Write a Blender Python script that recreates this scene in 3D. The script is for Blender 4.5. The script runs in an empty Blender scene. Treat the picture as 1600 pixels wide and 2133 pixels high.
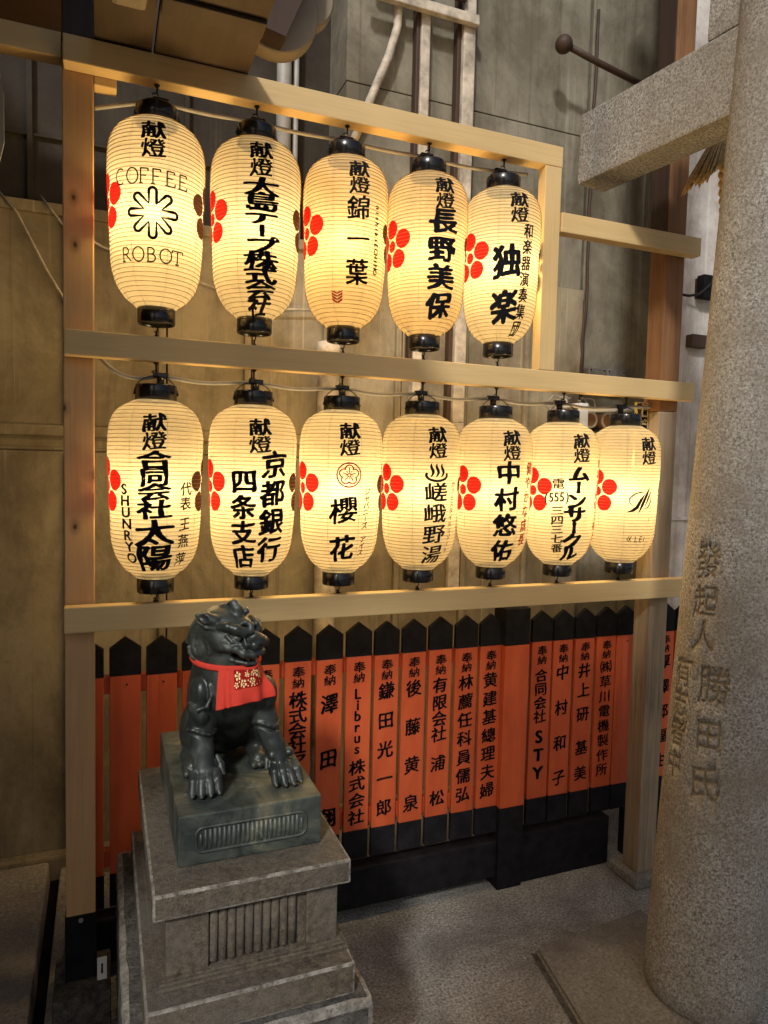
import bpy, bmesh, math, random
import numpy as np
from mathutils import Vector, Matrix
random.seed(7); np.random.seed(7)
PI = math.pi
S = bpy.context.scene
COL = S.collection

# ------------------------------------------------------------------ camera, light, exposure
cd = bpy.data.cameras.new('camera'); cam = bpy.data.objects.new('camera', cd); COL.objects.link(cam)
cd.sensor_fit = 'HORIZONTAL'; cd.sensor_width = 36.0; cd.lens = 36.0*1460/1600
cd.clip_start = 0.02; cd.clip_end = 200
RX = (0.92847781, -0.37063302, 0.02366672)      # picture right
UP = (0.00161903, 0.06776385, 0.99770008)       # picture up
BK = (-0.37138434, -0.92630407, 0.06351729)     # backwards
cam.matrix_world = Matrix(((RX[0], UP[0], BK[0], 0), (RX[1], UP[1], BK[1], 0), (RX[2], UP[2], BK[2], 1.5), (0, 0, 0, 1)))
S.camera = cam

SUN_DIR = Vector((0.45, 0.66, -0.60)).normalized()      # the way the light travels
W = bpy.data.worlds.new('World'); S.world = W; W.use_nodes = True
nt = W.node_tree
bg = nt.nodes['Background']
sky = nt.nodes.new('ShaderNodeTexSky'); sky.sky_type = 'NISHITA'; sky.sun_disc = False
sky.sun_elevation = math.asin(-SUN_DIR.z)
sky.sun_rotation = math.atan2(-SUN_DIR.x, -SUN_DIR.y)
sky.altitude = 50; sky.dust_density = 4.0; sky.air_density = 1.0
nt.links.new(sky.outputs[0], bg.inputs[0]); bg.inputs[1].default_value = 0.085
sl = bpy.data.lights.new('sun', 'SUN'); so = bpy.data.objects.new('sun', sl); COL.objects.link(so)
sl.energy = 2.2; sl.angle = math.radians(5); sl.color = (1.0, 0.975, 0.93)
so.rotation_euler = SUN_DIR.to_track_quat('-Z', 'Y').to_euler(); so.location = (-3, -5, 6)
BULB_W = 6.3
S.view_settings.view_transform = 'Standard'; S.view_settings.look = 'None'
S.view_settings.exposure = 0.2; S.view_settings.gamma = 1.0
S.render.engine = 'CYCLES'
try:
    S.cycles.use_denoising = True; S.cycles.denoiser = 'OPENIMAGEDENOISE'
    S.cycles.max_bounces = 8; S.cycles.transparent_max_bounces = 24
    S.cycles.sample_clamp_indirect = 4.0; S.cycles.caustics_reflective = False; S.cycles.caustics_refractive = False
except Exception:
    pass

# ------------------------------------------------------------------ materials
class N:
    """tiny node-graph helper"""
    def __init__(s, name):
        s.m = bpy.data.materials.new(name); s.m.use_nodes = True
        s.t = s.m.node_tree; s.b = s.t.nodes['Principled BSDF']; s.o = s.t.nodes['Material Output']
    def n(s, typ, **kw):
        x = s.t.nodes.new(typ)
        for k, v in kw.items():
            if k in x.inputs: x.inputs[k].default_value = v
            else: setattr(x, k, v)
        return x
    def l(s, a, b): s.t.links.new(a, b)
    def coord(s, sc=(1, 1, 1), rot=(0, 0, 0)):
        c = s.n('ShaderNodeTexCoord'); mp = s.n('ShaderNodeMapping'); mp.inputs['Scale'].default_value = sc
        mp.inputs['Rotation'].default_value = rot
        s.l(c.outputs['Object'], mp.inputs['Vector']); return mp.outputs[0]
    def noise(s, vec, scale, detail=4, rough=.6, dist=0):
        x = s.n('ShaderNodeTexNoise'); x.inputs['Scale'].default_value = scale; x.inputs['Detail'].default_value = detail
        x.inputs['Roughness'].default_value = rough; x.inputs['Distortion'].default_value = dist
        s.l(vec, x.inputs['Vector']); return x.outputs['Fac']
    def ramp(s, fac, stops):
        r = s.n('ShaderNodeValToRGB'); e = r.color_ramp.elements
        while len(e) < len(stops): e.new(0.5)
        for k, (p, c) in enumerate(stops):
            e[k].position = p; e[k].color = (*c, 1) if len(c) == 3 else c
        s.l(fac, r.inputs[0]); return r.outputs[0]
    def mix(s, fac, a, b, mode='MIX'):
        x = s.n('ShaderNodeMix'); x.data_type = 'RGBA'; x.blend_type = mode
        for v, i in ((fac, 0), (a, 6), (b, 7)):
            if hasattr(v, 'default_value'): s.l(v, x.inputs[i])
            else: x.inputs[i].default_value = v if i == 0 else (*v, 1)
        return x.outputs[2]
    def bump(s, h, strength=.3, dist=.002):
        x = s.n('ShaderNodeBump'); x.inputs['Strength'].default_value = strength; x.inputs['Distance'].default_value = dist
        s.l(h, x.inputs['Height']); s.l(x.outputs[0], s.b.inputs['Normal'])
    def base(s, c):
        if hasattr(c, 'default_value'): s.l(c, s.b.inputs['Base Color'])
        else: s.b.inputs['Base Color'].default_value = (*c, 1)
    def set(s, rough=.6, metal=0, spec=.5):
        s.b.inputs['Roughness'].default_value = rough; s.b.inputs['Metallic'].default_value = metal
        s.b.inputs['Specular IOR Level'].default_value = spec

def wood(name, light, dark, axis, rough=.55, grain=1.0, knots=True):
    m = N(name)
    sc = [22, 22, 22]; sc[axis] = 1.1
    v = m.coord(tuple(sc))
    f = m.noise(v, 2.2 * grain, 6, .65, 1.2)
    c = m.ramp(f, [(.32, dark), (.62, light)])
    f2 = m.noise(m.coord((1.4, 1.4, 1.4)), 1.5, 3)
    c = m.mix(m.ramp(f2, [(.35, (0, 0, 0)), (.7, (1, 1, 1))]), c, tuple(min(1, x*1.12) for x in light))
    fine = [160, 160, 160]; fine[axis] = 3
    f3 = m.noise(m.coord(tuple(fine)), 2.0, 3)
    c = m.mix(.28, c, m.ramp(f3, [(.3, (.75, .7, .65)), (.6, (1, 1, 1))]), 'MULTIPLY')
    if isinstance(knots, list):
        for kx, kz in knots:
            mp = m.coord((1, 0, .62)); vm = m.n('ShaderNodeVectorMath', operation='DISTANCE'); m.l(mp, vm.inputs[0]); vm.inputs[1].default_value = (kx, 0, kz*.62)
            nz = m.n('ShaderNodeMath', operation='MULTIPLY_ADD'); m.l(m.noise(m.coord((60, 60, 60)), 3), nz.inputs[0]); nz.inputs[1].default_value = .004; m.l(vm.outputs['Value'], nz.inputs[2])
            c = m.mix(m.ramp(nz.outputs[0], [(.0066, (1, 1, 1)), (.0078, (.45, .45, .45)), (.018, (0, 0, 0))]), c, tuple(x*.12 for x in dark))
    elif knots:
        sk = [11, 11, 11]; sk[axis] = 4.2
        vo = m.n('ShaderNodeTexVoronoi'); vo.inputs['Scale'].default_value = .75; vo.inputs['Randomness'].default_value = 1
        m.l(m.coord(tuple(sk)), vo.inputs['Vector'])
        k = m.ramp(vo.outputs['Distance'], [(.05, (1, 1, 1)), (.10, (0, 0, 0))])
        c = m.mix(k, c, tuple(x*.22 for x in dark))
    m.base(c); m.set(rough, 0, .35); m.bump(f3, .15, .001)
    return m.m

def stone(name, light, dark, scale=60, rough=.85, bump=.5, stain=None, fleck=(.02, .02, .02), sd=.25):
    m = N(name); v = m.coord()
    f = m.noise(v, scale, 6, .75)
    c = m.ramp(f, [(.36, dark), (.62, light)])
    f2 = m.noise(v, scale*3.2, 3, .7)
    c = m.mix(m.ramp(f2, [(.56, (0, 0, 0)), (.66, (.75, .75, .75))]), c, fleck)
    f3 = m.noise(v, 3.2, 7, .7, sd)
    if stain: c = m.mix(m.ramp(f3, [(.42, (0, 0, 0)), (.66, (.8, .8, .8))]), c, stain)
    m.base(c); m.set(rough, 0, .3)
    mm = m.n('ShaderNodeMath', operation='ADD'); m.l(f, mm.inputs[0]); m.l(f2, mm.inputs[1])
    m.bump(mm.outputs[0], bump, .004)
    return m.m

def plain(name, c, rough=.5, metal=0, var=.25, scale=30, spec=.5, bump=.0):
    m = N(name); f = m.noise(m.coord(), scale, 4)
    m.base(m.ramp(f, [(.3, tuple(x*(1-var) for x in c)), (.7, tuple(min(1, x*(1+var)) for x in c))]))
    m.set(rough, metal, spec)
    if bump: m.bump(f, bump, .002)
    return m.m

def wall_mat(name, light, dark, streak, top=None):
    """painted concrete: blotches, rising dirt, a few thin vertical drips"""
    m = N(name); v = m.coord()
    f = m.noise(v, 1.7, 8, .68, .5)
    c = m.ramp(f, [(.40, dark), (.60, light)])
    st = m.noise(m.coord((5, 5, 1.9)), 1.0, 7, .72, .3)
    c = m.mix(m.ramp(st, [(.47, (0, 0, 0)), (.66, (.60, .60, .60))]), c, streak)
    dr = m.noise(m.coord((55, 55, .45)), 1.0, 3, .5); gate_ = m.noise(m.coord((3, 3, 1.2)), 1.0, 3)
    dm = m.n('ShaderNodeMath', operation='MULTIPLY'); m.l(m.ramp(dr, [(.60, (0, 0, 0)), (.66, (1, 1, 1))]), dm.inputs[0]); m.l(m.ramp(gate_, [(.48, (0, 0, 0)), (.62, (.4, .4, .4))]), dm.inputs[1])
    c = m.mix(dm.outputs[0], c, tuple(min(1, x*1.6) for x in light))
    dr2 = m.noise(m.coord((38, 38, .4), (0, 0, .5)), 1.0, 4, .6)
    c = m.mix(m.ramp(dr2, [(.58, (0, 0, 0)), (.68, (.32, .32, .32))]), c, tuple(x*.4 for x in dark))
    sp = m.noise(v, 45, 6, .75)
    c = m.mix(m.ramp(sp, [(.60, (0, 0, 0)), (.74, (.65, .65, .65))]), c, tuple(x*.5 for x in dark))
    m.base(c); m.set(.85, 0, .2); m.bump(sp, .45, .004)
    return m.m

M = {}
HL, HD = (.63, .455, .215), (.55, .38, .17)
M['wood_x'] = wood('pale_cypress_lengthwise', HL, HD, 0, knots=False)
M['wood_z'] = wood('pale_cypress_upright', HL, HD, 2, knots=False)
M['post_z'] = wood('reddish_cypress_upright', (.53, .33, .155), (.43, .25, .11), 2, knots=[(-.968, 2.15), (-.965, 2.035), (-.992, 1.63), (-.968, 1.33), (-1.012, 1.80)])
M['old_z'] = wood('old_brown_timber', (.25, .12, .048), (.09, .038, .014), 2, .7, knots=False)
M['grey_z'] = wood('weathered_grey_timber', (.31, .235, .15), (.11, .08, .048), 2, .8, knots=False)
M['dark_z'] = wood('dark_timber_and_shade', (.055, .032, .02), (.025, .014, .01), 2, .6, knots=False)  # also colours the shade put into the post head and wall ball
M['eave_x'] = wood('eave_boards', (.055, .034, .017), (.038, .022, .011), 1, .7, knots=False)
M['cream'] = plain('cream_paint', (.22, .175, .115), .5, 0, .08, 8)
M['lacquer'] = plain('black_lacquer', (.008, .008, .009), .22, 0, .3, 20)
M['iron'] = plain('black_iron', (.012, .011, .010), .45, .4, .4, 60)
M['black_paint'] = plain('black_fence_paint', (.009, .0085, .010), .75, 0, .5, 25, .15, .2)
M['ink'] = plain('brush_ink', (.010, .010, .012), .9, 0, .2, 40, .05)
M['ink_brown'] = plain('thin_brown_ink', (.03, .022, .016), .7, 0, .2, 40, .2)
M['red_ink'] = plain('red_ink', (.60, .025, .015), .7, 0, .2, 40, .2)
M['cable'] = plain('grey_cable', (.28, .27, .25), .5, 0, .15, 30)
M['pipe'] = plain('peeling_pale_pipe', (.42, .37, .30), .6, 0, .45, 18, .3, .3)
M['plastic'] = plain('white_plastic', (.72, .74, .75), .4, 0, .06, 10)
M['steel'] = plain('dull_steel', (.35, .34, .32), .4, .7, .3, 40)
M['wallA'] = wall_mat('stained_panel_wall', (.31, .268, .188), (.185, .155, .105), (.09, .07, .045))
M['wallB'] = wall_mat('greenish_grey_cladding', (.235, .22, .172), (.125, .112, .082), (.065, .053, .037))
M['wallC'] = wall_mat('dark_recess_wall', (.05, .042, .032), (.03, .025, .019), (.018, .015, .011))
M['wallW'] = wall_mat('peeling_whitewash', (.60, .57, .53), (.36, .31, .27), (.16, .11, .085))
M['paving'] = stone('rough_granite_paving', (.62, .605, .55), (.085, .08, .068), 125, .66, 1.0, (.125, .118, .10), (.02, .02, .02), .6)
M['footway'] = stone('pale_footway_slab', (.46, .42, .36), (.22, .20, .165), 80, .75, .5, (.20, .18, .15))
M['slab'] = stone('worn_granite_slab', (.30, .28, .24), (.13, .12, .10), 90, .7, .5, (.10, .09, .075))
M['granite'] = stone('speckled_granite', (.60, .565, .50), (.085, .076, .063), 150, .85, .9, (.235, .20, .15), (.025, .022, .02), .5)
M['ped'] = stone('weathered_pedestal_stone', (.15, .122, .086), (.052, .042, .030), 75, .85, .9, (.13, .12, .105))
M['ped_edge'] = stone('worn_pedestal_edge', (.34, .32, .28), (.06, .05, .038), 38, .85, .7, (.15, .14, .12))
M['ped_rough'] = stone('rough_footing_stone', (.12, .112, .10), (.034, .03, .027), 40, .9, 1.0)

def bronze_mat():
    m = N('patinated_bronze'); v = m.coord()
    f = m.noise(v, 14, 6, .65, .8); f2 = m.noise(v, 5, 4, .6)
    c = m.ramp(f, [(.35, (.017, .021, .020)), (.55, (.040, .048, .044)), (.70, (.095, .110, .098))])
    c = m.mix(m.ramp(f2, [(.5, (0, 0, 0)), (.72, (.6, .6, .6))]), c, (.055, .045, .03))
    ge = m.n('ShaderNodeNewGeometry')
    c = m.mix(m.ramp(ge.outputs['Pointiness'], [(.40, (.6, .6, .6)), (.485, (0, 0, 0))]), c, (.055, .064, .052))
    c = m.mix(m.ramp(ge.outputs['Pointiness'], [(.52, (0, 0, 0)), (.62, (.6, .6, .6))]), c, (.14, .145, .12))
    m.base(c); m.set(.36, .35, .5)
    r = m.ramp(f, [(.3, (.30, .30, .30)), (.7, (.56, .56, .56))]); m.l(r, m.b.inputs['Roughness'])
    m.bump(m.noise(v, 110, 5, .7), .22, .0015)
    return m.m
M['bronze'] = bronze_mat()
def bronze_base_mat():
    m = N('stained_bronze_plinth'); v = m.coord()
    f = m.noise(v, 9, 7, .7, 1.0); f2 = m.noise(v, 16, 6, .7, .5)
    c = m.ramp(f, [(.38, (.026, .034, .031)), (.5, (.066, .078, .066)), (.64, (.15, .145, .10))])
    c = m.mix(m.ramp(f2, [(.62, (0, 0, 0)), (.72, (.8, .8, .8))]), c, (.30, .34, .32))
    m.base(c); m.set(.5, .25, .5); m.bump(f2, .2, .001)
    return m.m
M['bronze_base'] = bronze_base_mat()

def red_paint():
    m = N('vermilion_paint'); v = m.coord()
    f = m.noise(m.coord((6, 6, 1.5)), 3, 5, .6)
    c = m.ramp(f, [(.25, (.42, .066, .020)), (.5, (.52, .088, .026)), (.75, (.60, .115, .034))])
    oi = m.n('ShaderNodeObjectInfo')
    c = m.mix(1.0, c, m.ramp(oi.outputs['Random'], [(0, (.86, .86, .86)), (1, (1, 1, 1))]), 'MULTIPLY')
    wr = m.noise(m.coord((60, 60, 2.0)), 1.0, 4, .7)
    c = m.mix(m.ramp(wr, [(.58, (0, 0, 0)), (.72, (.45, .45, .45))]), c, (.26, .035, .014))
    f2 = m.noise(v, 70, 4, .7)
    c = m.mix(m.ramp(f2, [(.66, (0, 0, 0)), (.78, (.5, .5, .5))]), c, (.30, .03, .01))
    m.base(c); m.set(.5, 0, .4); m.bump(m.noise(m.coord((90, 90, 4)), 1.5, 3), .15, .001)
    return m.m
M['red'] = red_paint()
def cloth_mat(name, c):
    m = N(name); v = m.coord()
    w = m.noise(v, 420, 2); f = m.noise(v, 20, 4)
    m.base(m.mix(.3, m.ramp(f, [(.3, tuple(x*.85 for x in c)), (.7, c)]), m.ramp(w, [(.3, (.6, .6, .6)), (.7, (1, 1, 1))]), 'MULTIPLY'))
    m.set(.9, 0, .15); m.bump(w, .3, .0008)
    return m.m
M['bib'] = cloth_mat('red_cotton', (.64, .058, .036))
M['patch'] = cloth_mat('dark_red_cotton', (.32, .010, .012))
M['gold'] = plain('cream_gold_print', (.80, .62, .28), .6, 0, .15, 60)

def paper_like(name, col, trans, diff, transp, fwd=0):
    m = N(name); t = m.t
    t.nodes.remove(m.b)
    v = m.coord()
    f = m.noise(v, 55, 5, .7)
    c = m.mix(.16, col, m.ramp(f, [(.3, (.55, .5, .45)), (.65, (1, 1, 1))]), 'MULTIPLY')
    tr = m.n('ShaderNodeBsdfTranslucent'); df = m.n('ShaderNodeBsdfDiffuse'); tp = m.n('ShaderNodeBsdfTransparent')
    def scaled(k):
        return m.mix(1.0, c, (k, k, k), 'MULTIPLY')
    m.l(scaled(trans), tr.inputs[0]); m.l(scaled(diff), df.inputs[0]); m.l(scaled(transp), tp.inputs[0])
    a = m.n('ShaderNodeAddShader'); b = m.n('ShaderNodeAddShader')
    m.l(tr.outputs[0], a.inputs[0]); m.l(df.outputs[0], a.inputs[1])
    m.l(a.outputs[0], b.inputs[0]); m.l(tp.outputs[0], b.inputs[1])
    if fwd:      # thin paper scatters mostly forwards: brightest where the bulb is behind it
        rf = m.n('ShaderNodeBsdfRefraction'); rf.inputs['IOR'].default_value = 1.45; rf.inputs['Roughness'].default_value = .85
        m.l(scaled(fwd), rf.inputs[0]); c2 = m.n('ShaderNodeAddShader')
        m.l(b.outputs[0], c2.inputs[0]); m.l(rf.outputs[0], c2.inputs[1]); b = c2
    m.l(b.outputs[0], m.o.inputs[0])
    return m.m
M['paper'] = paper_like('lantern_paper', (1.0, .865, .56), .098, .17, .50, .010)
M['crest_red'] = paper_like('red_crest_paint', (1.0, .030, .025), .22, .22, .0)
M['crest_brown'] = paper_like('brown_crest_paint', (.16, .075, .045), .12, .25, .0)
M['hoop'] = plain('bamboo_hoop', (.13, .072, .022), .7, 0, .2, 30)

# ------------------------------------------------------------------ mesh helpers
def add_box(bm, x0, x1, y0, y1, z0, z1, bev=0.0, mi=0):
    vs = [bm.verts.new(p) for p in ((x0,y0,z0),(x1,y0,z0),(x1,y1,z0),(x0,y1,z0),(x0,y0,z1),(x1,y0,z1),(x1,y1,z1),(x0,y1,z1))]
    fs = [bm.faces.new([vs[i] for i in f]) for f in ((0,3,2,1),(4,5,6,7),(0,1,5,4),(1,2,6,5),(2,3,7,6),(3,0,4,7))]
    for f in fs: f.material_index = mi
    if bev:
        es = list({e for f in fs for e in f.edges})
        r = bmesh.ops.bevel(bm, geom=es, offset=bev, segments=2, affect='EDGES', profile=.6)
        for f in r['faces']: f.material_index = mi
    return vs
def add_tube(bm, pts, r, n=8, closed=False, cap=True, mi=0):
    pts = [Vector(p) for p in pts]; rs = r if isinstance(r, (list, tuple)) else [r]*len(pts)
    rings = []; prev = None
    for i, p in enumerate(pts):
        a = pts[i-1] if i else (pts[-1] if closed else pts[0]); b = pts[(i+1) % len(pts)] if (i < len(pts)-1 or closed) else pts[-1]
        d = (b-a).normalized()
        if prev is None:
            u = d.orthogonal().normalized()
        else:
            u = (prev - d*prev.dot(d))
            u = u.normalized() if u.length > 1e-6 else d.orthogonal().normalized()
        prev = u; w = d.cross(u)
        rings.append([bm.verts.new(p + (u*math.cos(2*PI*k/n) + w*math.sin(2*PI*k/n))*rs[i]) for k in range(n)])
    m = len(rings)
    for i in range(m if closed else m-1):
        A, B = rings[i], rings[(i+1) % m]
        for k in range(n):
            f = bm.faces.new((A[k], A[(k+1) % n], B[(k+1) % n], B[k])); f.smooth = True; f.material_index = mi
    if cap and not closed:
        bm.faces.new(rings[0][::-1]).material_index = mi; bm.faces.new(rings[-1]).material_index = mi
def add_lathe(bm, prof, n=32, c=(0, 0), smooth=True, cap=True, mi=0):
    rings = [[bm.verts.new((c[0]+r*math.sin(2*PI*k/n), c[1]-r*math.cos(2*PI*k/n), z)) for k in range(n)] for r, z in prof]
    for A, B in zip(rings, rings[1:]):
        for k in range(n):
            f = bm.faces.new((A[k], A[(k+1) % n], B[(k+1) % n], B[k])); f.smooth = smooth; f.material_index = mi
    if cap:
        bm.faces.new(rings[0][::-1]); bm.faces.new(rings[-1])
def add_prism(bm, poly, y0, y1, mi=0):
    """polygon in x,z extruded along y"""
    a = [bm.verts.new((x, y0, z)) for x, z in poly]; b = [bm.verts.new((x, y1, z)) for x, z in poly]
    n = len(poly)
    bm.faces.new(a).material_index = mi; bm.faces.new(b[::-1]).material_index = mi
    for i in range(n): bm.faces.new((a[i], b[i], b[(i+1) % n], a[(i+1) % n])).material_index = mi
def root_loc(p):
    v = Vector((0, 0, 0))
    while p is not None: v = v + p.location; p = p.parent
    return v
def obj(name, bm, mats, parent=None, local=False, normals=True):
    """link a bmesh as one object; bmesh is in world coordinates unless local"""
    if normals: bmesh.ops.recalc_face_normals(bm, faces=bm.faces[:])
    if parent is not None and not local:
        bmesh.ops.translate(bm, verts=bm.verts[:], vec=-root_loc(parent))
    me = bpy.data.meshes.new(name); bm.to_mesh(me); bm.free()
    for m in (mats if isinstance(mats, (list, tuple)) else [mats]): me.materials.append(M[m] if isinstance(m, str) else m)
    o = bpy.data.objects.new(name, me); COL.objects.link(o)
    if parent is not None: o.parent = parent
    return o
def tag(o, label, cat, group=None, kind=None):
    if label: o['label'] = label
    if cat: o['category'] = cat
    if group: o['group'] = group
    if kind: o['kind'] = kind
    return o
def thing(name, label, cat, loc=(0, 0, 0), group=None):
    o = bpy.data.objects.new(name, None); o.empty_display_size = .1; COL.objects.link(o); o.location = loc
    return tag(o, label, cat, group)
def struct(name, bm, mat):
    o = obj(name, bm, mat); o['kind'] = 'structure'; return o
def BM(): return bmesh.new()

# ------------------------------------------------------------------ lettering
_g = {}
def embolden(v, f, b):
    """thicken a glyph: ribbons of uneven width along its outline, like a loaded brush"""
    cnt = {}
    for t in f:
        for p, q in zip(t, t[1:]+t[:1]): cnt[(min(p, q), max(p, q))] = cnt.get((min(p, q), max(p, q)), 0) + 1
    V = [tuple(p) for p in v]; Fc = list(f); ph = random.random()*9
    def wd(p): return b*(1.0 + .38*math.sin(p[0]*9 + ph) * math.sin(p[1]*8 + 1.7*ph))
    seen = set()
    for (p, q), c in cnt.items():
        if c != 1: continue
        a, e = np.array(v[p]), np.array(v[q]); L = np.linalg.norm(e-a)
        if L < 1e-6: continue
        d = (e-a)/L; nn = np.array((-d[1], d[0])); m = max(1, int(L/.12)); prev = None
        for k in range(m+1):
            c_ = a + (e-a)*k/m; w = wd(c_)*(.50 + .75*abs(nn[0]*.95 - nn[1]*.31)); i = len(V); V += [tuple(c_+nn*w), tuple(c_-nn*w)]
            if prev is not None: Fc.append((prev+1, i+1, i, prev))
            prev = i
        for j in (p, q):
            if j not in seen:
                seen.add(j); w = wd(v[j])*.75; i = len(V)
                V += [(v[j][0]+w*math.cos(k*PI/3.5), v[j][1]+w*math.sin(k*PI/3.5)) for k in range(7)]; Fc.append(tuple(range(i, i+7)))
    return np.array(V), Fc
def glyph(ch, bold=.012):
    key = (ch, bold)
    if key not in _g:
        cu = bpy.data.curves.new('glyph', 'FONT'); cu.body = ch; cu.resolution_u = 3; cu.fill_mode = 'FRONT'
        ob = bpy.data.objects.new('glyph', cu)
        me = bpy.data.meshes.new_from_object(ob)
        v = np.array([(a.co.x, a.co.y) for a in me.vertices]); f = [tuple(p.vertices) for p in me.polygons]
        bpy.data.objects.remove(ob); bpy.data.meshes.remove(me); bpy.data.curves.remove(cu)
        if ord(ch) < 0x2000:
            lo, hi = v.min(0), v.max(0); v = (v - [(lo[0]+hi[0])/2, .35]) * 1.15
        else:
            v = v - [.5, .375]
        if bold > 0: v, f = embolden(v, f, bold)
        _g[key] = (v, f)
    return _g[key]
def put(bm, ch, x, y, w, h, bold=.012, shear=.10, rot=0):
    v, f = glyph(ch, bold); v = v.copy()
    if ch == 'ー': v = np.stack([v[:, 1] + .0, -v[:, 0]*.75], 1)
    elif ord(ch) > 0x2000:
        # a brush hand: strokes climb to the right and wander a little
        ph = random.random()*6
        v = np.stack([v[:, 0] + .018*np.sin(v[:, 1]*7 + ph), v[:, 1] + shear*v[:, 0] + .018*np.sin(v[:, 0]*6 + ph)], 1)
    if rot: v = np.stack([v[:, 0]*math.cos(rot) - v[:, 1]*math.sin(rot), v[:, 0]*math.sin(rot) + v[:, 1]*math.cos(rot)], 1)
    vs = [bm.verts.new((x + a*w, y + b*h, 0)) for a, b in v]
    for t in f:
        try: bm.faces.new([vs[i] for i in t])
        except ValueError: pass
def column(bm, chars, x0, y0, x1, y1, w, h=None, **kw):
    """characters centred from (x0,y0) down to (x1,y1)"""
    n = len(chars); h = h or w
    for i, ch in enumerate(chars):
        if ch == ' ': continue
        t = i/(n-1) if n > 1 else 0
        put(bm, ch, x0 + (x1-x0)*t, y0 + (y1-y0)*t, w, h, **kw)
def stroke(bm, pts, w, taper=False):
    """flat ribbon along 2-D points"""
    pts = [np.array(p, float) for p in pts]; L, R = [], []
    for i, p in enumerate(pts):
        d = pts[min(i+1, len(pts)-1)] - pts[max(i-1, 0)]; d = d/(np.linalg.norm(d)+1e-9)
        k = w/2
        if taper:
            t = i/(len(pts)-1); k *= max(.12, math.sin(PI*min(1, max(0, t)))**.6)
        nn = np.array((-d[1], d[0]))*k
        L.append(bm.verts.new((*(p+nn), 0))); R.append(bm.verts.new((*(p-nn), 0)))
    for i in range(len(pts)-1): bm.faces.new((R[i], R[i+1], L[i+1], L[i]))
def arc(cx, cy, rx, ry, a0, a1, n=24):
    return [(cx + rx*math.cos(math.radians(a0+(a1-a0)*i/n)), cy + ry*math.sin(math.radians(a0+(a1-a0)*i/n))) for i in range(n+1)]
def disc(bm, cx, cy, r, n=20, rings=3, ry=None):
    ry = ry or r
    c = bm.verts.new((cx, cy, 0)); prev = None
    for q in range(1, rings+1):
        ring = [bm.verts.new((cx + r*q/rings*math.cos(2*PI*k/n), cy + ry*q/rings*math.sin(2*PI*k/n), 0)) for k in range(n)]
        for k in range(n):
            if prev is None: bm.faces.new((c, ring[k], ring[(k+1) % n]))
            else: bm.faces.new((prev[k], ring[k], ring[(k+1) % n], prev[(k+1) % n]))
        prev = ring
def cut_grid(bm, sx, sy):
    xs = [v.co.x for v in bm.verts]; ys = [v.co.y for v in bm.verts]
    if not xs: return
    def cuts(lo, hi, s, no):
        k = math.floor(lo/s)+1
        while k*s < hi:
            bmesh.ops.bisect_plane(bm, geom=bm.verts[:]+bm.edges[:]+bm.faces[:], plane_co=(no[0]*k*s, no[1]*k*s, 0), plane_no=no); k += 1
    cuts(min(xs), max(xs), sx, (1, 0, 0)); cuts(min(ys), max(ys), sy, (0, 1, 0))
SERIF = {   # thin roman capitals as strokes, in a unit box
 'C': [arc(.5, .5, .42, .5, 50, 310)], 'O': [arc(.5, .5, .45, .5, 0, 360)],
 'F': [[(.2, 0), (.2, 1)], [(.2, .97), (.75, .97)], [(.2, .52), (.62, .52)], [(.05, .02), (.36, .02)], [(.75, .97), (.75, .80)]],
 'E': [[(.2, 0), (.2, 1)], [(.2, .97), (.75, .97)], [(.2, .52), (.62, .52)], [(.05, .02), (.80, .02)], [(.75, .97), (.75, .80)], [(.80, .02), (.82, .22)]],
 'R': [[(.2, 0), (.2, 1)], [(.05, .02), (.36, .02)], [(.2, .97)] + arc(.45, .73, .25, .24, 90, -90) + [(.2, .49)], [(.45, .49), (.9, 0)]],
 'B': [[(.2, 0), (.2, 1)], [(.2, .97)] + arc(.42, .75, .25, .22, 90, -90) + [(.2, .53)], [(.42, .53)] + arc(.44, .27, .32, .26, 90, -90) + [(.1, .01)]],
 'T': [[(.5, 0), (.5, 1)], [(.05, .97), (.95, .97)], [(.35, .02), (.65, .02)], [(.05, .97), (.05, .78)], [(.95, .97), (.95, .78)]],
}
def serif_word(bm, word, xs, y, w, h, lw, curve=0):
    for ch, x in zip(word, xs):
        for p in SERIF[ch]:
            stroke(bm, [(x + (a-.5)*w, y + (b-.5)*h + curve*x*x) for a, b in p], lw)

# ------------------------------------------------------------------ lantern geometry
LH = .463
PROF = [(-.03, .030), (0, .0455), (.02, .0545), (.06, .0770), (.12, .0955), (.2, .1065), (.3, .1110), (.4, .1130), (.5, .1140), (.62, .1165), (.74, .1180), (.83, .1160), (.89, .1095), (.94, .0960), (.975, .0750), (1, .0525), (1.03, .03)]
_pt = [p[0] for p in PROF]; _pr = [p[1] for p in PROF]
def prof(z):
    t = min(max(z/LH, 0), 1)
    i = max(1, min(len(_pt)-3, int(np.searchsorted(_pt, t, side='right'))-1))
    t0, t1, t2, t3 = _pt[i-1:i+3]; a0, a1, a2, a3 = _pr[i-1:i+3]
    u = (t-t1)/(t2-t1); m1 = (a2-a0)/(t2-t0)*(t2-t1); m2 = (a3-a1)/(t3-t1)*(t2-t1)
    return (2*u**3-3*u**2+1)*a1 + (u**3-2*u**2+u)*m1 + (-2*u**3+3*u**2)*a2 + (u**3-u**2)*m2
NH = 46
def wrap(bm, off=.0012):
    """flat x,y drawing -> lantern surface (x is arc length at the front, y is height)"""
    for v in bm.verts:
        x, y, _ = v.co; r = prof(y) + off; a = x/.117
        v.co = (r*math.sin(a), -r*math.cos(a), y)
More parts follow.
